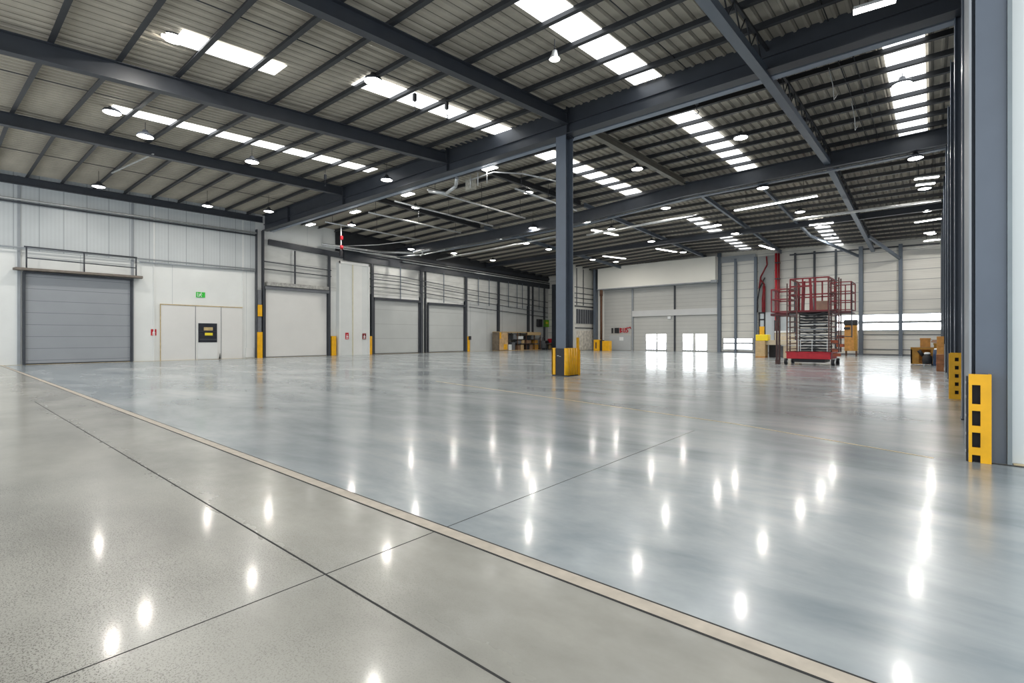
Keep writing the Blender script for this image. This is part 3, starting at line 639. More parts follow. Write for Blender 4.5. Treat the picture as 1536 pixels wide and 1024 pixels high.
strip_window(3, 1256, 1290, [(2.1,2.72),(2.84,3.45)], STEEL_L); strip_window(4, 1293, 1349.5, [(2.1,2.72),(2.84,3.45)], STEEL_L); strip_window(5, 1353, 1412.5, [(2.1,2.72),(2.84,3.45)], STEEL_L)
strip_window(6, 1163, 1185, [(1.55,2.6),(2.65,2.75)], STEEL_L)
fpost(fx(1193), .16, 0, 9.3, 'dark slim post on the far wall behind the left side of the red lift', STEEL, .15)
fpost(fx(1222), .16, 0, 9.3, 'dark slim post on the far wall behind the middle of the red lift', STEEL, .15)
fpost(fx(1254), .16, 0, 9.3, 'dark slim post on the far wall behind the right side of the red lift', STEEL, .15)
fpost(fx(1291.5), .3, 0, 9.3, 'grey post on the far wall just right of the red lift')
fpost(fx(1351), .26, 0, 9.2, 'grey post on the far wall between the two widest glazing strips')
b = MB(); b.bar((fx(1185), FY-.15, 9.15), (.4, FY-.15, 8.95), .1, .12); tag(b.build('wall_rail', STEEL), 'dark rail along the top of the far wall at the right', 'rail')
b = MB()
for z in (1.75, .5): b.box(fx(1293), FY-.06, z-.03, .5, FY, z+.03)
b.build('panel_rail', GREYP, wf)
# recess with pipes
b = MB(); b.box(fx(1138), FY-.06, 0, fx(1161), FY, 9.3); b.build('recess_panel', mat('recess_grey', S(160,163,162), .5, 0, .08, 1), wf)
b = MB(); b.box(fx(1139), FY-.14, .8, fx(1185), FY-.06, 3.9); b.build('recess_board', mat('recess_pale_blue', S(196,204,208), .4, 0, .05, 1), wf)
t = thing('fire_main_pipe', (fx(1167), FY-.3, 0), 'red fire main pipes rising up the far wall left of the lift', 'pipe')
b = MB(); b.tube((fx(1165.5), FY-.35, 0), (fx(1165.5), FY-.35, 9.4), .11, 12); b.build('pipe', REDB, t)
b = MB(); b.tube((fx(1169.5), FY-.35, 2), (fx(1169.5), FY-.35, 9.4), .09, 12); b.build('pipe', RED, t)
for z in (3, 5, 7, 8.5): b = MB(); b.box(fx(1164), FY-.48, z-.05, fx(1171), FY-.05, z+.05); b.build('clamp', STEEL, t)
t = thing('hanging_hose', (fx(1146), FY-.4, 3.9), 'dark red hose bundle hanging in the recess left of the fire main', 'hose')
b = MB(); X_ = fx(1146); b.path([(X_+.3,FY-.35,9.2),(X_+.35,FY-.35,8.4),(X_-.2,FY-.35,7.3),(X_-.35,FY-.35,6.2),(X_-.2,FY-.35,7.0),(X_+.1,FY-.35,6.6),(X_-.05,FY-.35,5.2),(X_-.05,FY-.35,3.9)], .07); b.build('red_hose', RED, t)
b = MB(); b.path([(X_+.15,FY-.35,7.2),(X_-.3,FY-.35,6.2),(X_-.5,FY-.35,5.0),(X_-.5,FY-.35,3.9)], .06); b.build('black_hose', DARK, t)
b = MB(); b.tube((X_+.08, FY-.35, 3.9), (X_+.08, FY-.35, 6.4), .13, 8); b.build('hose_reel', RED, t)
b = MB(); b.tube((-29.3, 50.5, 1.0), (-29.3, 50.5, 7.0), .14, 12); b.tube((-29.3, 50.5, 6.3), (-29.3, 50.5, 7.0), .18, 12); b.box(-29.5, 50.4, 0, -29.1, 50.6, 1.0); tag(b.build('rusty_pipe', BROWN), 'rusty brown vertical pipe behind the yellow guard at the far left', 'pipe')
t = thing('corner_guard', (-29, 49.6, 0), 'yellow barrier guard with dark slots in front of the rusty pipe', 'guard')
b = MB(); b.box(-29.6, 49.3, 0, -28.9, 49.8, 1.25); b.build('left_panel', YEL, t, bevel=.03)
b = MB(); b.box(-28.85, 49.45, 0, -28.5, 49.8, 1.2); b.build('dark_core', DARK, t)
b = MB(); b.box(-28.5, 49.3, 0, -27.6, 49.9, 1.12); b.build('right_panel', YEL, t, bevel=.03)
b = MB(); b.box(-29.35, 49.27, .25, -29.2, 49.3, .95); b.build('slot', BROWN, t)

# ---------------------------------------------------------------- desk + bin + mast left of lift
t = thing('timber_counter', (-9.4, 41.0, 0), 'pale timber counter with an open kneehole left of the red lift', 'counter')
b = MB(); b.box(-10.2, 40.3, .1, -9.55, 41.2, 1.25); b.build('left_cabinet', WOOD, t)
b = MB(); b.box(-9.55, 40.6, .95, -7.4, 41.8, 1.3); b.build('worktop', mat('worktop_beige', S(196,184,160), .6, 0, .1, 3), t)
b = MB(); b.box(-8.4, 40.7, .0, -7.4, 41.7, .95); b.build('right_cabinet', mat('cab_beige', S(188,172,146), .6, 0, .1, 3), t)
b = MB(); b.box(-9.55, 41.5, .0, -9.0, 41.6, .95); b.build('dark_panel', DARK, t)
b = MB(); b.box(-9.0, 41.4, .0, -8.4, 41.6, .95); b.build('grey_panel', GREYP, t)
b = MB(); b.box(-10.2, 40.3, 0, -9.55, 41.2, .1); b.build('plinth', WOODO, t)
b = MB(); b.box(-10.2, 40.35, 1.25, -9.35, 41.1, 1.72); o = tag(b.build('yellow_bin', mat('bin_yellow', S(245,215,20), .4, 0, .05, 4), bevel=.04), 'bright yellow bin standing on the left end of the timber counter', 'bin')
b = MB(); b.box(-9.0, 40.8, 1.3, -7.8, 41.5, 1.85); tag(b.build('cardboard_box', mat('cardboard', S(205,192,168), .7, 0, .1, 4), bevel=.01), 'beige cardboard box on the middle of the timber counter', 'box')
b = MB(); b.box(-9.0, 40.75, 1.85, -8.0, 41.5, 1.98); tag(b.build('white_package', SIGNW, bevel=.02), 'flat white package on top of the beige cardboard box', 'package')
t = thing('lift_mast', (-10.6, 44.2, 0), 'narrow black forklift mast standing behind the yellow bin', 'mast')
for x in (-10.95, -10.55): b = MB(); b.box(x, 44.2, 0, x+.1, 44.35, 3.55); b.build('mast_rail', DARK, t)
for z in (1.9, 2.9, 3.45): b = MB(); b.box(-10.95, 44.2, z, -10.45, 44.3, z+.12); b.build('crossbar', DARK, t)
b = MB(); b.box(-10.85, 44.1, 0, -10.5, 44.2, 2.4); b.build('yellow_carriage', YEL, t)
b = MB(); b.box(-9.85, 44.5, 0, -9.77, 44.6, 2.9); b.box(-10.0, 44.4, 0, -9.6, 44.7, .06); tag(b.build('thin_stand', DARK), 'thin black stand rising behind the timber counter', 'stand')

# ---------------------------------------------------------------- red scissor lift / mobile staging
LX0, LX1, LY0, LY1 = -6.25, -4.15, 31.0, 33.2
t = thing('scissor_lift', (-5.2, 32.1, 0), 'red mobile scissor lift with stacked dark decks and railed platforms', 'lift')
b = MB(); b.box(LX0, LY0, .33, LX1, LY1, .72); b.box(LX0-.05, LY0-.02, .66, LX1+.05, LY1, .72); b.build('chassis', REDB, t, bevel=.02)
b = MB(); b.box(LX0+.3, LY0+.2, .14, LX1-.3, LY1-.2, .33); b.build('undercarriage', DARK, t)
for x in (LX0-.05, LX1+.08):
    for y in (LY0+.15, LY1-.25):
        b = MB(); b.tube((x-.07, y, .17), (x+.07, y, .17), .17, 16); w = b.build('wheel', BLACKP, t)
        b = MB(); b.tube((x-.08, y, .17), (x+.08, y, .17), .07, 12); b.build('wheel_hub', GALV, w)
SX0, SX1 = -5.65, -4.3
b = MB()
for k in range(13):
    z = .78+k*.162; b.box(SX0+.02*(k%2), LY0+.15, z, SX1-.02*(k%3), LY1-.3, z+.085)
b.build('dark_deck_stack', DARK, t)
b = MB()
for k in range(6):
    z = .8+k*.35; a, c = (SX0, SX1) if k % 2 else (SX1, SX0)
    b.bar((a, LY0+.06, z), (c, LY0+.06, z+.33), .03, .035); b.bar((a, LY0+.1, z+.33), (c, LY0+.1, z), .03, .03)
b.build('scissor_arm', mat('scissor_arm_grey', S(66,68,70), .45, .1, .1, 4), t)
b = MB()
for z in (1.05, 1.33, 1.62, 1.93, 2.2): b.bar((LX0-.25 if z < 1.7 else SX0, LY0-.02, z), (LX1-.1, LY0-.02, z+.03), .022, .026)
for x in (SX0, -5.55, -5.0, SX1): b.bar((x, LY0-.03, .75), (x, LY0-.03, 1.35), .03, .035)
b.build('silver_rail', GALV, t)
def post_tower(x0, x1, z1):
    b = MB()
    for x in (x0, x1):
        for y in (LY0-.05, LY0+.7): b.bar((x, y, .72), (x, y, z1), .06, .06)
    z = .85
    while z < z1-.2:
        b.bar((x0, LY0-.05, z), (x1, LY0-.05, z+.05), .035, .04); b.bar((x0, LY0+.7, z), (x1, LY0+.7, z), .03, .03); z += .3
    return b
post_tower(-6.2, -5.72, 4.5).build('mast_frame', mat('mast_brown_steel', S(96,70,66), .5, .2, .35, 6), t)
post_tower(-4.22, -3.78, 4.65).build('mast_frame', MATS['mast_brown_steel'], t)
b = MB()
for x in (-6.75, -6.62): b.bar((x, LY0+.1, .2), (x, LY0+.1, 2.85), .09, .09)
b.box(-6.8, LY0-.02, .0, -6.58, LY0+.2, .25); b.build('outrigger_post', mat('outrigger_dark', S(74,52,50), .6, .1, .3, 5), t)
b = MB()
for k, (x, z) in enumerate(((-3.9, .75), (-3.7, 1.0), (-3.95, 1.2), (-3.7, 1.45), (-3.85, .5))): b.box(x-.2, LY0+.02*k, z, x+.12, LY0+.35, z+.16)
b.build('hydraulic_unit', mat('hydraulic_orange', S(170,84,50), .5, .1, .4, 5), t)
b = MB()
def cage(b, x0, x1, y0, y1, z0, z1, n, r=.035, mid=(.5,)):
    for y in (y0, y1):
        for i in range(n+1):
            x = x0+(x1-x0)*i/n; b.bar((x, y, z0), (x, y, z1), r*2, r*2)
        for f in (0, 1)+tuple(mid): b.bar((x0, y, z0+(z1-z0)*f), (x1, y, z0+(z1-z0)*f), r*2, r*2)
    for x in (x0, x1):
        for f in (0, 1)+tuple(mid): b.bar((x, y0, z0+(z1-z0)*f), (x, y1, z0+(z1-z0)*f), r*2, r*2)
cage(b, -6.05, -4.25, LY0, LY1, 2.95, 4.72, 3); b.bar((-6.05, LY0, 4.3), (-5.0, LY0, 4.3), .09, .09); b.bar((-5.5, LY0+.3, 2.95), (-5.45, LY0+.3, 4.6), .16, .1); b.bar((-5.0, LY0-.02, 2.95), (-5.1, LY0-.02, 4.7), .12, .06); b.build('upper_guardrail', RED, t)
b = MB(); cage(b, -7.0, -6.1, LY0, LY1-.4, 2.95, 4.2, 1, .035, (.55,)); b.bar((-6.8, LY0+.1, 2.9), (-6.8, LY0+.1, 4.2), .1, .1); b.build('left_guardrail', RED, t)
b = MB(); cage(b, -4.15, -3.25, LY0, LY1-.4, 2.95, 4.4, 2, .025, (.33,.66)); b.build('right_guardrail', RED, t)
b = MB(); b.box(-7.05, LY0, 2.72, -6.1, LY1-.4, 2.86); b.box(-4.15, LY0, 2.78, -3.25, LY1-.4, 2.84); b.box(-6.1, LY0, 2.86, -4.2, LY1, 2.95); b.build('platform_floor', mat('platform_dark_red', S(84,30,34), .5, 0, .2, 4), t)
b = MB(); b.box(-4.95, LY0+.6, 2.96, -4.35, LY0+1.2, 3.5); tag(b.build('timber_box', mat('box_tan_pink', S(190,160,140), .6, 0, .1, 4)), 'tan box carried on the upper platform of the red lift', 'box')
b = MB(); b.bar((-3.22, LY0, 1.5), (-3.22, LY0, 4.35), .05, .05); b.bar((-4.1, LY0, 1.55), (-3.22, LY0, 1.55), .04, .04); b.build('side_pole', STEEL, t)
# upright crate right of lift
t = thing('tall_cabinet', (-4.95, 49.4, 0), 'tall tan cabinet with a dark hood on legs, right of the red lift', 'cabinet')
b = MB(); b.box(-5.6, 49, .4, -4.95, 49.7, 2.5); b.box(-4.95, 49, .4, -4.75, 49.7, 2.5, 1); b.build('body', [WOODO, WOODY], t)
b = MB(); b.box(-5.65, 48.95, 2.5, -4.7, 49.75, 2.95); b.build('dark_hood', DARK, t, bevel=.08)
b = MB(); b.box(-5.65, 48.93, 2.15, -5.2, 48.99, 2.35); b.build('black_plate', DARK, t)
for x in (-5.55, -4.85):
    for y in (49.05, 49.6): b = MB(); b.box(x, y, 0, x+.07, y+.07, .4); b.build('leg', BROWN, t)

# ---------------------------------------------------------------- yellow-brown crates and machine at the right
t = thing('timber_skip', (-.6, 35.2, 0), 'low ochre timber crate with an open front and small wheels, far right on the floor', 'crate')
b = MB(); b.box(-.95, 34.9, .08, -.88, 36.0, .95); b.box(-.88, 35.9, .08, .05, 36.0, .95); b.box(-.95, 34.88, .86, .05, 34.95, .97); b.box(-.95, 34.9, .05, .05, 36.0, .1); b.box(-.95, 34.9, .1, -.6, 34.93, .86); b.box(-.1, 34.9, .1, .05, 34.93, .86); b.build('crate_body', WOODY, t)
b = MB(); b.box(-.88, 35.2, .12, -.3, 35.6, .22); b.build('loose_board', WOODO, t)
t = thing('scrubber_machine', (-.25, 34.8, 0), 'small black and white floor machine in front of the ochre crate', 'machine')
b = MB(); b.lathe((-.25, 34.7, .08), [(.0,0),(.2,0),(.22,.2),(.2,.42),(.1,.52),(0,.52)], 18); b.build('black_drum', DARK, t)
b = MB(); b.lathe((-.25, 34.7, .60), [(.12,0),(.15,.04),(.1,.1),(0,.11)], 16); b.build('white_cap', SIGNW, t)
b = MB(); b.tube((-.02, 34.65, .22), (.03, 34.65, .22), .2, 18); b.build('wheel', GALV, t)
b = MB(); b.tube((-.42, 34.7, .06), (-.36, 34.7, .06), .06, 12); b.build('caster', SIGNW, t)
b = MB(); b.tube((-.42, 34.9, .5), (-.6, 34.85, .8), .09, 12); b.build('hose_end', DARK, t)
b = MB(); b.box(-.1, 35.0-.3, 0, .0, 35.0-.2, .1); b.build('foot', DARK, t)
b = MB(); b.box(.02, 35.0, .12, .72-.35, 35.9, 1.18); b.box(.0, 34.97, 1.1, .37, 35.9, 1.2); b.box(.02, 35.0, 0, .37, 35.9, .12); tag(b.build('timber_crate', WOODY, bevel=.01), 'upright ochre crate standing right of the low open crate', 'crate')
b = MB(); b.box(-.55, 35.2, .97, -.12, 35.8, 1.45); b.box(-.57, 35.18, 1.38, -.1, 35.82, 1.47); tag(b.build('timber_crate', WOODO, bevel=.01), 'small orange crate on top of the low open crate', 'crate')
b = MB(); b.bar((-.1, 35.5, 1.27), (.62, 35.5, 1.22), .5, .06); b.bar((-.05, 35.45, 1.34), (.5, 35.45, 1.3), .4, .05); tag(b.build('board_stack', mat('board_rosy', S(172,124,90), .6, 0, .2, 5)), 'reddish boards laid flat across the upright ochre crate', 'boards')
t = thing('blue_drum', (.1, 34.5, 0), 'dark blue drum with a pale lid in front of the upright ochre crate', 'drum')
b = MB(); b.lathe((.18, 34.5, 0), [(0,0),(.19,0),(.2,.04),(.19,.4),(.2,.42),(.19,.85),(0,.86)], 20); b.build('drum_body', BLUE, t)
b = MB(); b.lathe((.2, 34.5, .86), [(.17,0),(.17,.06),(0,.08)], 16); b.build('lid', SIGNW, t)
b = MB(); b.box(.1, 29.0, 0, .36, 29.5, .75); b.box(.09, 28.98, .33, .37, 29.5, .38); tag(b.build('timber_block', mat('block_redbrown', S(150,98,62), .65, 0, .25, 5), bevel=.01), 'red-brown timber block stack just left of the five-hole yellow guard', 'crate')
b = MB(); b.box(.12, 30.6, 0, .38, 31.0, 1.55); b.box(.12, 30.58, 1.1, .38, 30.6, 1.5); tag(b.build('timber_crate', WOODO, bevel=.02), 'tall narrow orange crate behind the red-brown timber block', 'crate')
b = MB(); b.box(.385, 30.0, 0, .395, 30.3, 1.2); b.box(.33, 29.9, 0, .395, 30.35, .03); tag(b.build('pale_board', CREAM), 'narrow pale board leaning upright beside the tall orange crate', 'board')

# ---------------------------------------------------------------- skylights
def skylight(idx, corners, xw=None):
    ps = [onRoof(px, py, PD-.02) for px, py in corners]
    y0 = min(p[1] for p in ps); y1 = max(p[1] for p in ps)
    xm = sum(p[0] for p in ps)/len(ps); w = xw or .9
    ks = [y0]+[k for k in [p+.0 for p in KY] if y0 < k < y1]+[y1]
    b = MB()
    for a, c in zip(ks, ks[1:]):
        vs = [(x, y, zp(x, y)+PD-.02+dz) for dz in (0, .015) for y in (a, c) for x in (xm-w/2, xm+w/2)]
        b.add(vs, [(0,1,3,2),(4,6,7,5),(0,4,5,1),(2,3,7,6),(0,2,6,4),(1,5,7,3)])
    w_ = struct(b.build('window_%d' % idx, SKYL))
    print('skylight', idx, round(xm,2), round(y0,2), round(y1,2), [tuple(round(q,1) for q in p) for p in ps])
skylight(10, [(270,50),(262,68),(430,98),(418,108)], .85)
skylight(11, [(165,162),(163,172),(560,246),(560,256)], .9)
skylight(12, [(548,115),(545,138),(778,195),(760,205)], 1.0)
skylight(13, [(770,0),(830,0),(990,110),(955,127)], 1.0)
skylight(14, [(1003,170),(1035,160),(1132,252),(1108,260)], 1.0)
skylight(15, [(1325,72),(1382,52),(1392,182),(1350,205)], 1.0)
skylight(16, [(802,226),(840,222),(955,292),(935,297)], 1.1)
skylight(17, [(1025,325),(1045,325),(1125,370),(1110,374)], 1.0)
skylight(18, [(1213,330),(1235,330),(1268,372),(1255,376)], 1.0)

# ---------------------------------------------------------------- lamps
def high_bay(loc, label, group):
    x, y, z = loc; t = thing('high_bay_lamp', (x, y, z), label, 'lamp', group)
    b = MB(); b.lathe((x, y, z), [(.28,0),(.29,.04),(.25,.10),(.12,.16),(.08,.26),(0,.26)], 20); b.build('housing', STEEL, t)
    b = MB(); b.lathe((x, y, z), [(.10,-.032),(.2,-.03),(.275,-.005)], 20); b.build('diffuser', LAMPG, t)
    b = MB(); b.lathe((x, y, z), [(0,-.04),(.075,-.038),(.10,-.03)], 16); b.build('lens', LAMP, t)
    zt = zp(x, y)
    b = MB(); b.tube((x, y, z+.26), (x, y, zt+.1), .012, 6); b.build('hanger', STEEL_D, t)
    return t
VIS = [(218,205,'brightest one below the left rafter, over the big grey shutter side'), (378,243,'right above the green exit sign side, under the left rafter'), (148,280,'leftmost one under the eave, over the big grey shutter'),
       (311,309,'close to the eave above the green exit sign'), (403,317,'just left of the dark main beam end'), (580,270,'hanging right in front of the main beam')]
for px, py, lb in VIS:
    x, y, z = onZ(px, py, 9.5); high_bay((x, y, z), 'round high-bay lamp, '+lb, 'high-bay lamps under the roof')
MID = [(-33.7,20.9),(-26.2,21.0),(-18.4,23.2),(-11.6,23.6),(-6.3,22.6),(-.8,21.2)]
R29 = [(-35.2,27.7),(-30.4,28.5),(-26.1,29.2),(-21.8,28.0),(-17.9,28.9),(-12.5,29.3),(-6.9,28.7),(-.6,28.3)]
BACK = [(-34.3,32),(-34.4,37.5),(-26.1,32.6),(-26.3,36.1),(-26.4,43.8),(-17.9,32.3),(-17.7,38.6),(-11.6,36.0),(-11.5,39.8),(-6.4,35.6),(-6.1,41.2),(-6.1,46.5),(-.35,34.3),(-.3,40.4),(-.1,48.5),(-25.3,46.6),(-17.7,45.4)]
NEAR = [(-11.5,15.2,9.35),(-6.6,13.8,9.3)]
for x, y in ((-11, 3.5), (-3, 4.5), (-18.5, -3), (-26.5, -2), (-10, -3.5), (-2, -3.5), (3.5, 2), (-34, 0)):  # unseen lamps added as fill to brighten the near floor
    high_bay((x, y, zp(x, y)-.35), 'added high-bay lamp brightening the foreground, unseen above the top edge of the view', 'added fill lamps over the foreground')
def bay(x):
    return 'left' if x < -29 else ('left centre' if x < -20 else ('centre' if x < -10 else ('right centre' if x < -4 else 'right wall')))
for x, y in R29:
    high_bay((x, y, 9.42 if x > -15 else 9.3), 'round high-bay lamp along the second beam, '+{-35.2:'nearest the left wall',-30.4:'second from the left wall',-26.1:'third from the left wall',-21.8:'fourth from the left wall',-17.9:'just right of the centre column',-12.5:'above the cream bulkhead',-6.9:'between the bulkhead and the truss girder',-.6:'nearest the right wall'}[x], 'lamps along the second beam')
for x, y in MID:
    high_bay((x, y, zp(x, y)-.3), 'round high-bay lamp between the two big beams in the '+bay(x)+' bay'+(' by the pipes' if x == -18.4 else ''), 'lamps between the two big beams')
for x, y in BACK:
    high_bay((x, y, min(9.4, zp(x, y)-.28)), 'round high-bay lamp beyond the second beam in the '+bay(x)+' rows', 'lamps beyond the second beam, '+bay(x)+' rows')
# floodlight-like bracket lamps near the camera side
def spot(px, py, z, label):
    x, y, z = onZ(px, py, z); t = thing('bracket_lamp', (x, y, z), label, 'lamp')
    b = MB(); b.lathe((x, y, z), [(0,.24),(.07,.22),(.09,.12),(.15,0),(.155,-.02)], 16); b.build('shade', GALV, t)
    b = MB(); b.lathe((x, y, z-.01), [(0,-.01),(.14,0)], 16); b.build('lens', LAMPR, t)
    b = MB(); b.tube((x, y, z+.22), (x, y, zp(x, y)+.05), .015, 6); b.bar((x-.16, y, z+.05), (x+.16, y, z+.05), .02, .03); b.bar((x-.16,y,z+.05),(x,y,z+.3),.02,.02); b.build('bracket', STEEL_D, t)
    return t
spot(832, 88, 9.35, 'metal bell lamp hanging below the near roof, right of the centre rafter')
x, y, z = onZ(560, 122, 9.7); high_bay((x, y, z), 'round glaring lamp hanging at the head of the middle skylight strip', 'high-bay lamps under the roof')
x, y, z = onZ(260, 58, 9.6); high_bay((x, y, z), 'round glaring lamp at the left end of the short upper left skylight', 'high-bay lamps under the roof')
x, y, z = onZ(168, 169, 9.85); high_bay((x, y, z), 'small glaring lamp at the left end of the long left skylight strip', 'high-bay lamps under the roof')
# rectangular battens
def batten(p, q, label, w=.16, group='strip lamps'):
    p, q = Vector(p), Vector(q); c = (p+q)/2; t = thing('strip_lamp', tuple(c), label, 'lamp')
    b = MB(); b.bar(p+Vector((0,0,.05)), q+Vector((0,0,.05)), w+.03, .07); b.build('housing', WHITE, t)
    b = MB(); b.bar(p, q, w, .03); b.build('diffuser', LAMPR, t)
    b = MB()
    for f in (.15, .85):
        s = p.lerp(q, f); b.tube(s+Vector((0,0,.08)), (s.x, s.y, max(zp(s.x, s.y)+.1, s.z+.12)), .01, 6)
    b.build('hanger', STEEL_D, t)
for px, py, L_, lb in ((735,253,.75,'just left of the centre column'), (612,292,.8,'under the rafter joint'), (533,318,.8,'above the white duct casing'), (466,337,.8,'nearest the left wall')):
    x, y, z = onZ(px, py, 9.38); batten((x-L_/2, y, z), (x+L_/2, y, z), 'short wide rectangular lamp fixed beyond the main beam, '+lb, .3)
for (pa, pb), z, lb in ((((1102,316),(1226,294)),9.3,'long strip lamp beyond the second beam, left of the truss girder'), (((1372,269),(1408,265)),9.3,'upper short strip lamp near the right wall'), (((1374,278),(1402,275)),9.3,'lower short strip lamp near the right wall, below another one'),
                       (((1372,334),(1412,328)),9.2,'strip lamp by the far right wall columns'), (((1214,338),(1250,334)),9.2,'broad strip lamp behind the truss girder over the lift'), (((1386,350),(1402,348)),8.9,'short strip lamp high above the right far glazing, upper one'),
                       (((1386,362),(1410,359)),8.9,'short strip lamp high above the right far glazing, lower one'), (((888,345),(926,353)),9.2,'slanting strip lamp right of the centre column'), (((905,384),(938,388)),9.2,'short strip lamp left above the cream bulkhead'),
                       (((985,373),(1014,378)),9.2,'short strip lamp over the middle of the cream bulkhead'), (((1140,368),(1160,374)),9.2,'short slanting strip lamp right of the cream bulkhead'), (((1280,19),(1344,0)),9.6,'strip lamp above the main beam at the top right')):
    a = onZ(*pa, z); c = onZ(*pb, z); 
    if 'slanting' in lb or 'bulkhead' in lb: pass
    batten(a, c, lb, .2)
# long pale cable trays catching light beyond the second beam
for pa, pb, z, lb in (((655,389),(845,352),9.0,'long bright cable tray left of the centre column, beyond the second beam'), ((1190,329),(1412,299),9.0,'long thin bright pipe crossing behind the truss girder'), ((880,352),(1040,322),9.0,'bright pipe beyond the second beam, right of the centre column')):
    a = onZ(*pa, z); c = onZ(*pb, z); b = MB(); b.tube(a, c, .05, 8); b.bar((a[0],a[1],z-.07),(c[0],c[1],z-.07),.14,.03)
    tag(b.build('cable_tray', GALV), lb, 'cable tray')

# ---------------------------------------------------------------- pipes between the beams
PIP = [(-20.1, 16.9, 25.0, 'first shiny pipe left of the centre column, below the roof'), (-23.2, 17.1, 25.3, 'second shiny pipe left of the centre column, below the roof'), (-26.5, 17.6, 25.4, 'third shiny pipe left of the centre column, below the roof'), (-30.9, 17.2, 25.2, 'leftmost of the four shiny pipes below the roof'), (-16.5, 19.7, 25.5, 'short shiny pipe beside the centre column, below the roof')]
for x, ya, yb, lb in PIP:
    t = thing('ceiling_pipe', (x, ya, 9.2), lb, 'pipe')
    b = MB(); b.tube((x, ya, 9.2), (x, yb, 9.2), .05, 10); b.tube((x-.16, ya+.4, 9.26), (x-.16, yb-.4, 9.26), .02, 8); b.build('pipe_run', GALV, t)
    for y in (ya+.5, (ya+yb)/2, yb-.5): b = MB(); b.tube((x, y, 9.24), (x, y, zp(x, y)+.05), .014, 6); b.bar((x-.2, y, 9.24), (x+.06, y, 9.24), .03, .03); b.build('hanger', STEEL_D, t)
# cluster of ducting where the rafter meets the beam
t = thing('service_junction', (-18.2, 17.2, 8.9), 'tangle of galvanised ducts and boxes under the main beam left of the centre column', 'ducting')
b = MB(); b.path([(-17.9,16.9,9.35),(-18.3,17.2,9.1),(-19.2,17.4,8.95),(-20.1,17.0,9.15)], .09, 10); b.build('duct', GALV, t)
b = MB(); b.box(-17.6, 17.2, 8.75, -17.1, 17.45, 9.25); b.build('junction_box', mat('box_weathered', S(150,148,138), .5, .3, .3, 8), t)
b = MB()
for x in (-17.2, -16.7, -16.1): b.tube((x, 17.15, 8.8), (x, 17.15, 9.42), .025, 6)
b.path([(-17.2,17.2,9.2),(-15.8,17.3,9.3),(-14.9,18.4,9.3),(-14.2,20.5,9.25),(-14.6,21.5,9.2)], .035, 8); b.build('conduit', GALV, t)
t = thing('service_junction', (-34, 27, 8.9), 'bunch of pipes and ducts under the second beam by the left wall', 'ducting')
b = MB(); b.path([(-37.4,20.5,9.0),(-36.8,25.5,8.95),(-34.2,27.2,8.8),(-32.3,27.4,8.9)], .09, 10); b.path([(-37.4,20.5,8.85),(-36.9,27.4,8.75),(-33.5,27.9,8.7),(-31,27.9,8.8)], .05, 8); b.build('duct', GALV, t)
b = MB(); b.path([(-33.2,27.2,8.9),(-33.0,27.2,8.6),(-33.3,27.2,8.45)], .06, 8); b.path([(-37.2,22,9.0),(-34.0,23.5,8.95),(-31,25.1,9.2)], .03, 8); b.build('conduit', GALV, t)
b = MB(); b.path([(XL+.45, 28.6, 8.55), (XL+.45, 38, 8.45), (XL+.6, 51.5, 8.3)], .06, 8); b.path([(XL+.6, 24.0, 8.8), (XL+.5, 34, 8.7), (XL+.6, 51.0, 8.5)], .035, 8); tag(b.build('wall_conduit', GALV), 'pale conduit running under the roof along the far half of the left wall', 'conduit')
# hanging red and white rod fitting by the left wall
x, y, z = onZ(515, 383, 8.6) if False else (-35.2, 20.9, 8.2)
t = thing('hanging_valve', (x, y, z), 'white and red valve fitting hanging above the white duct casing', 'valve')
b = MB(); b.tube((x, y, 8.3), (x, y, zp(x,y)+.05), .05, 8); b.build('rod', SIGNW, t)
for zz in (8.35, 9.1): b = MB(); b.lathe((x+.08, y, zz), [(0,0),(.12,.02),(.12,.3),(0,.32)], 12); b.build('red_valve', REDB, t)
b = MB(); b.box(x-.12, y-.1, 7.85, x+.12, y+.1, 8.3); b.build('black_weight', DARK, t, bevel=.03)
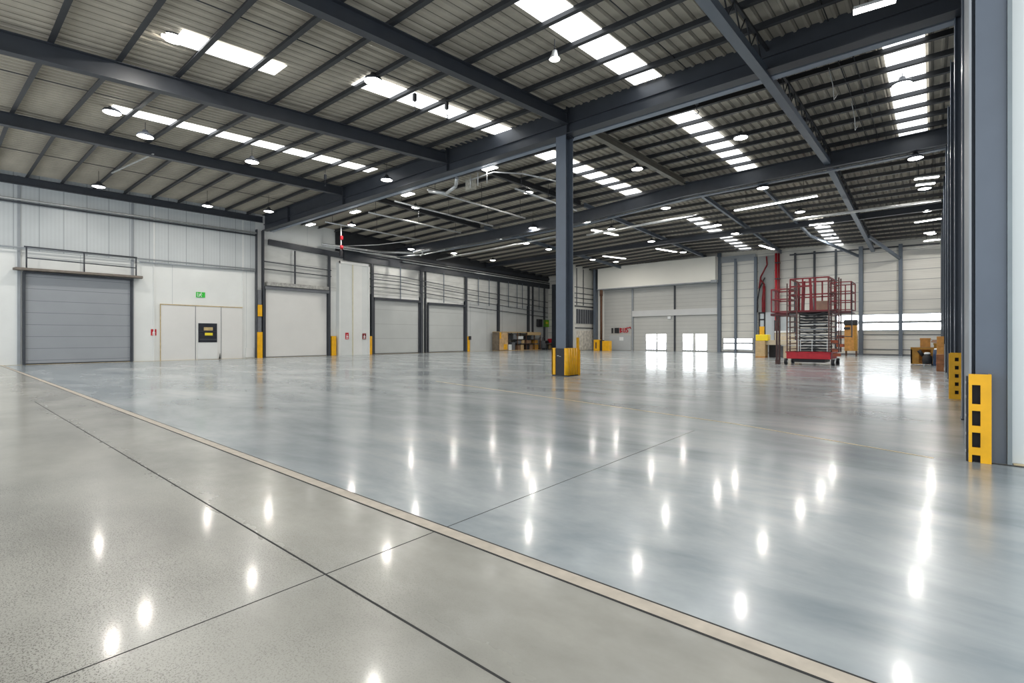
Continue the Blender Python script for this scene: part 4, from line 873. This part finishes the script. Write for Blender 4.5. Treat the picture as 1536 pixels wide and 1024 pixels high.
# hanging cables / hooks
HG = [(622,125,160,'chain hoist hanging in front of the middle skylight strip'), (670,145,172,'small hook hanging in front of the middle skylight strip'), (488,235,275,'thin hanger beside the long left skylight strip'), (1045,150,165,'tangle of wire hanging above the main beam, left of the truss girder')]
for px, ya, yb, lb in HG:
    x, y, z = onZ(px, yb, 9.5); b = MB(); b.tube((x, y, 9.5), (x, y, zp(x, y)+.1), .015, 6); b.box(x-.05, y-.05, 9.7, x+.05, y+.05, 9.95); b.path([(x,y,9.5),(x+.08,y,9.42),(x+.02,y,9.34),(x-.05,y,9.4)], .015, 6)
    tag(b.build('hanging_hook', STEEL_D), lb, 'hook')
for k, (px, pa, pb, z, lb) in enumerate([(1365, 210, 0, 0, '')][:0]): pass
# cables dangling under the roof right of the truss
for x, y, lb in ((-2.6, 19.0, 'nearer of two loose cables dangling right of the truss girder'), (-2.35, 22.5, 'farther of two loose cables dangling right of the truss girder')):
    b = MB(); b.path([(x, y, zp(x, y)+.05), (x+.05, y+.5, 9.9), (x+.02, y+1.0, 9.6), (x+.1, y+1.3, 9.9)], .012, 6); tag(b.build('loose_cable', GALV), lb, 'cable')
b = MB(); b.bar(onZ(167,0,9.9) if False else (-27.0+.25, 6.6, 9.75), (-32.4, 6.2, 10.0), .06, .04); tag(b.build('angle_bracket', GALV), 'shiny angled bracket under the rafter over the left bays', 'bracket')

for o in list(C.objects):
    l = o.get('label')
    if l and not 4 <= len(l.split()) <= 16: print('LABEL', len(l.split()), o.name, l)
# ---------------------------------------------------------------- world, camera
w = bpy.data.worlds.new('World'); bpy.context.scene.world = w; w.use_nodes = True
bg = w.node_tree.nodes['Background']; bg.inputs['Color'].default_value = (.86, .93, 1.0, 1); bg.inputs['Strength'].default_value = 1.1
cam_d = bpy.data.cameras.new('camera'); cam = bpy.data.objects.new('camera', cam_d); C.objects.link(cam)
cam.location = (0, 0, H); cam.rotation_euler = (PI/2, 0, AZ)
cam_d.sensor_width = 36; cam_d.lens = 36*F/1536; cam_d.shift_y = (HY-512)/1536*-1*-1
cam_d.clip_start = .05; cam_d.clip_end = 300
sc = bpy.context.scene; sc.camera = cam
sc.view_settings.view_transform = 'Standard'; sc.view_settings.look = 'None'; sc.view_settings.gamma = 1
sc.view_settings.use_curve_mapping = False; sc.view_settings.exposure = 0.8
for o in bpy.data.objects:
    if '_b' in o: del o['_b']
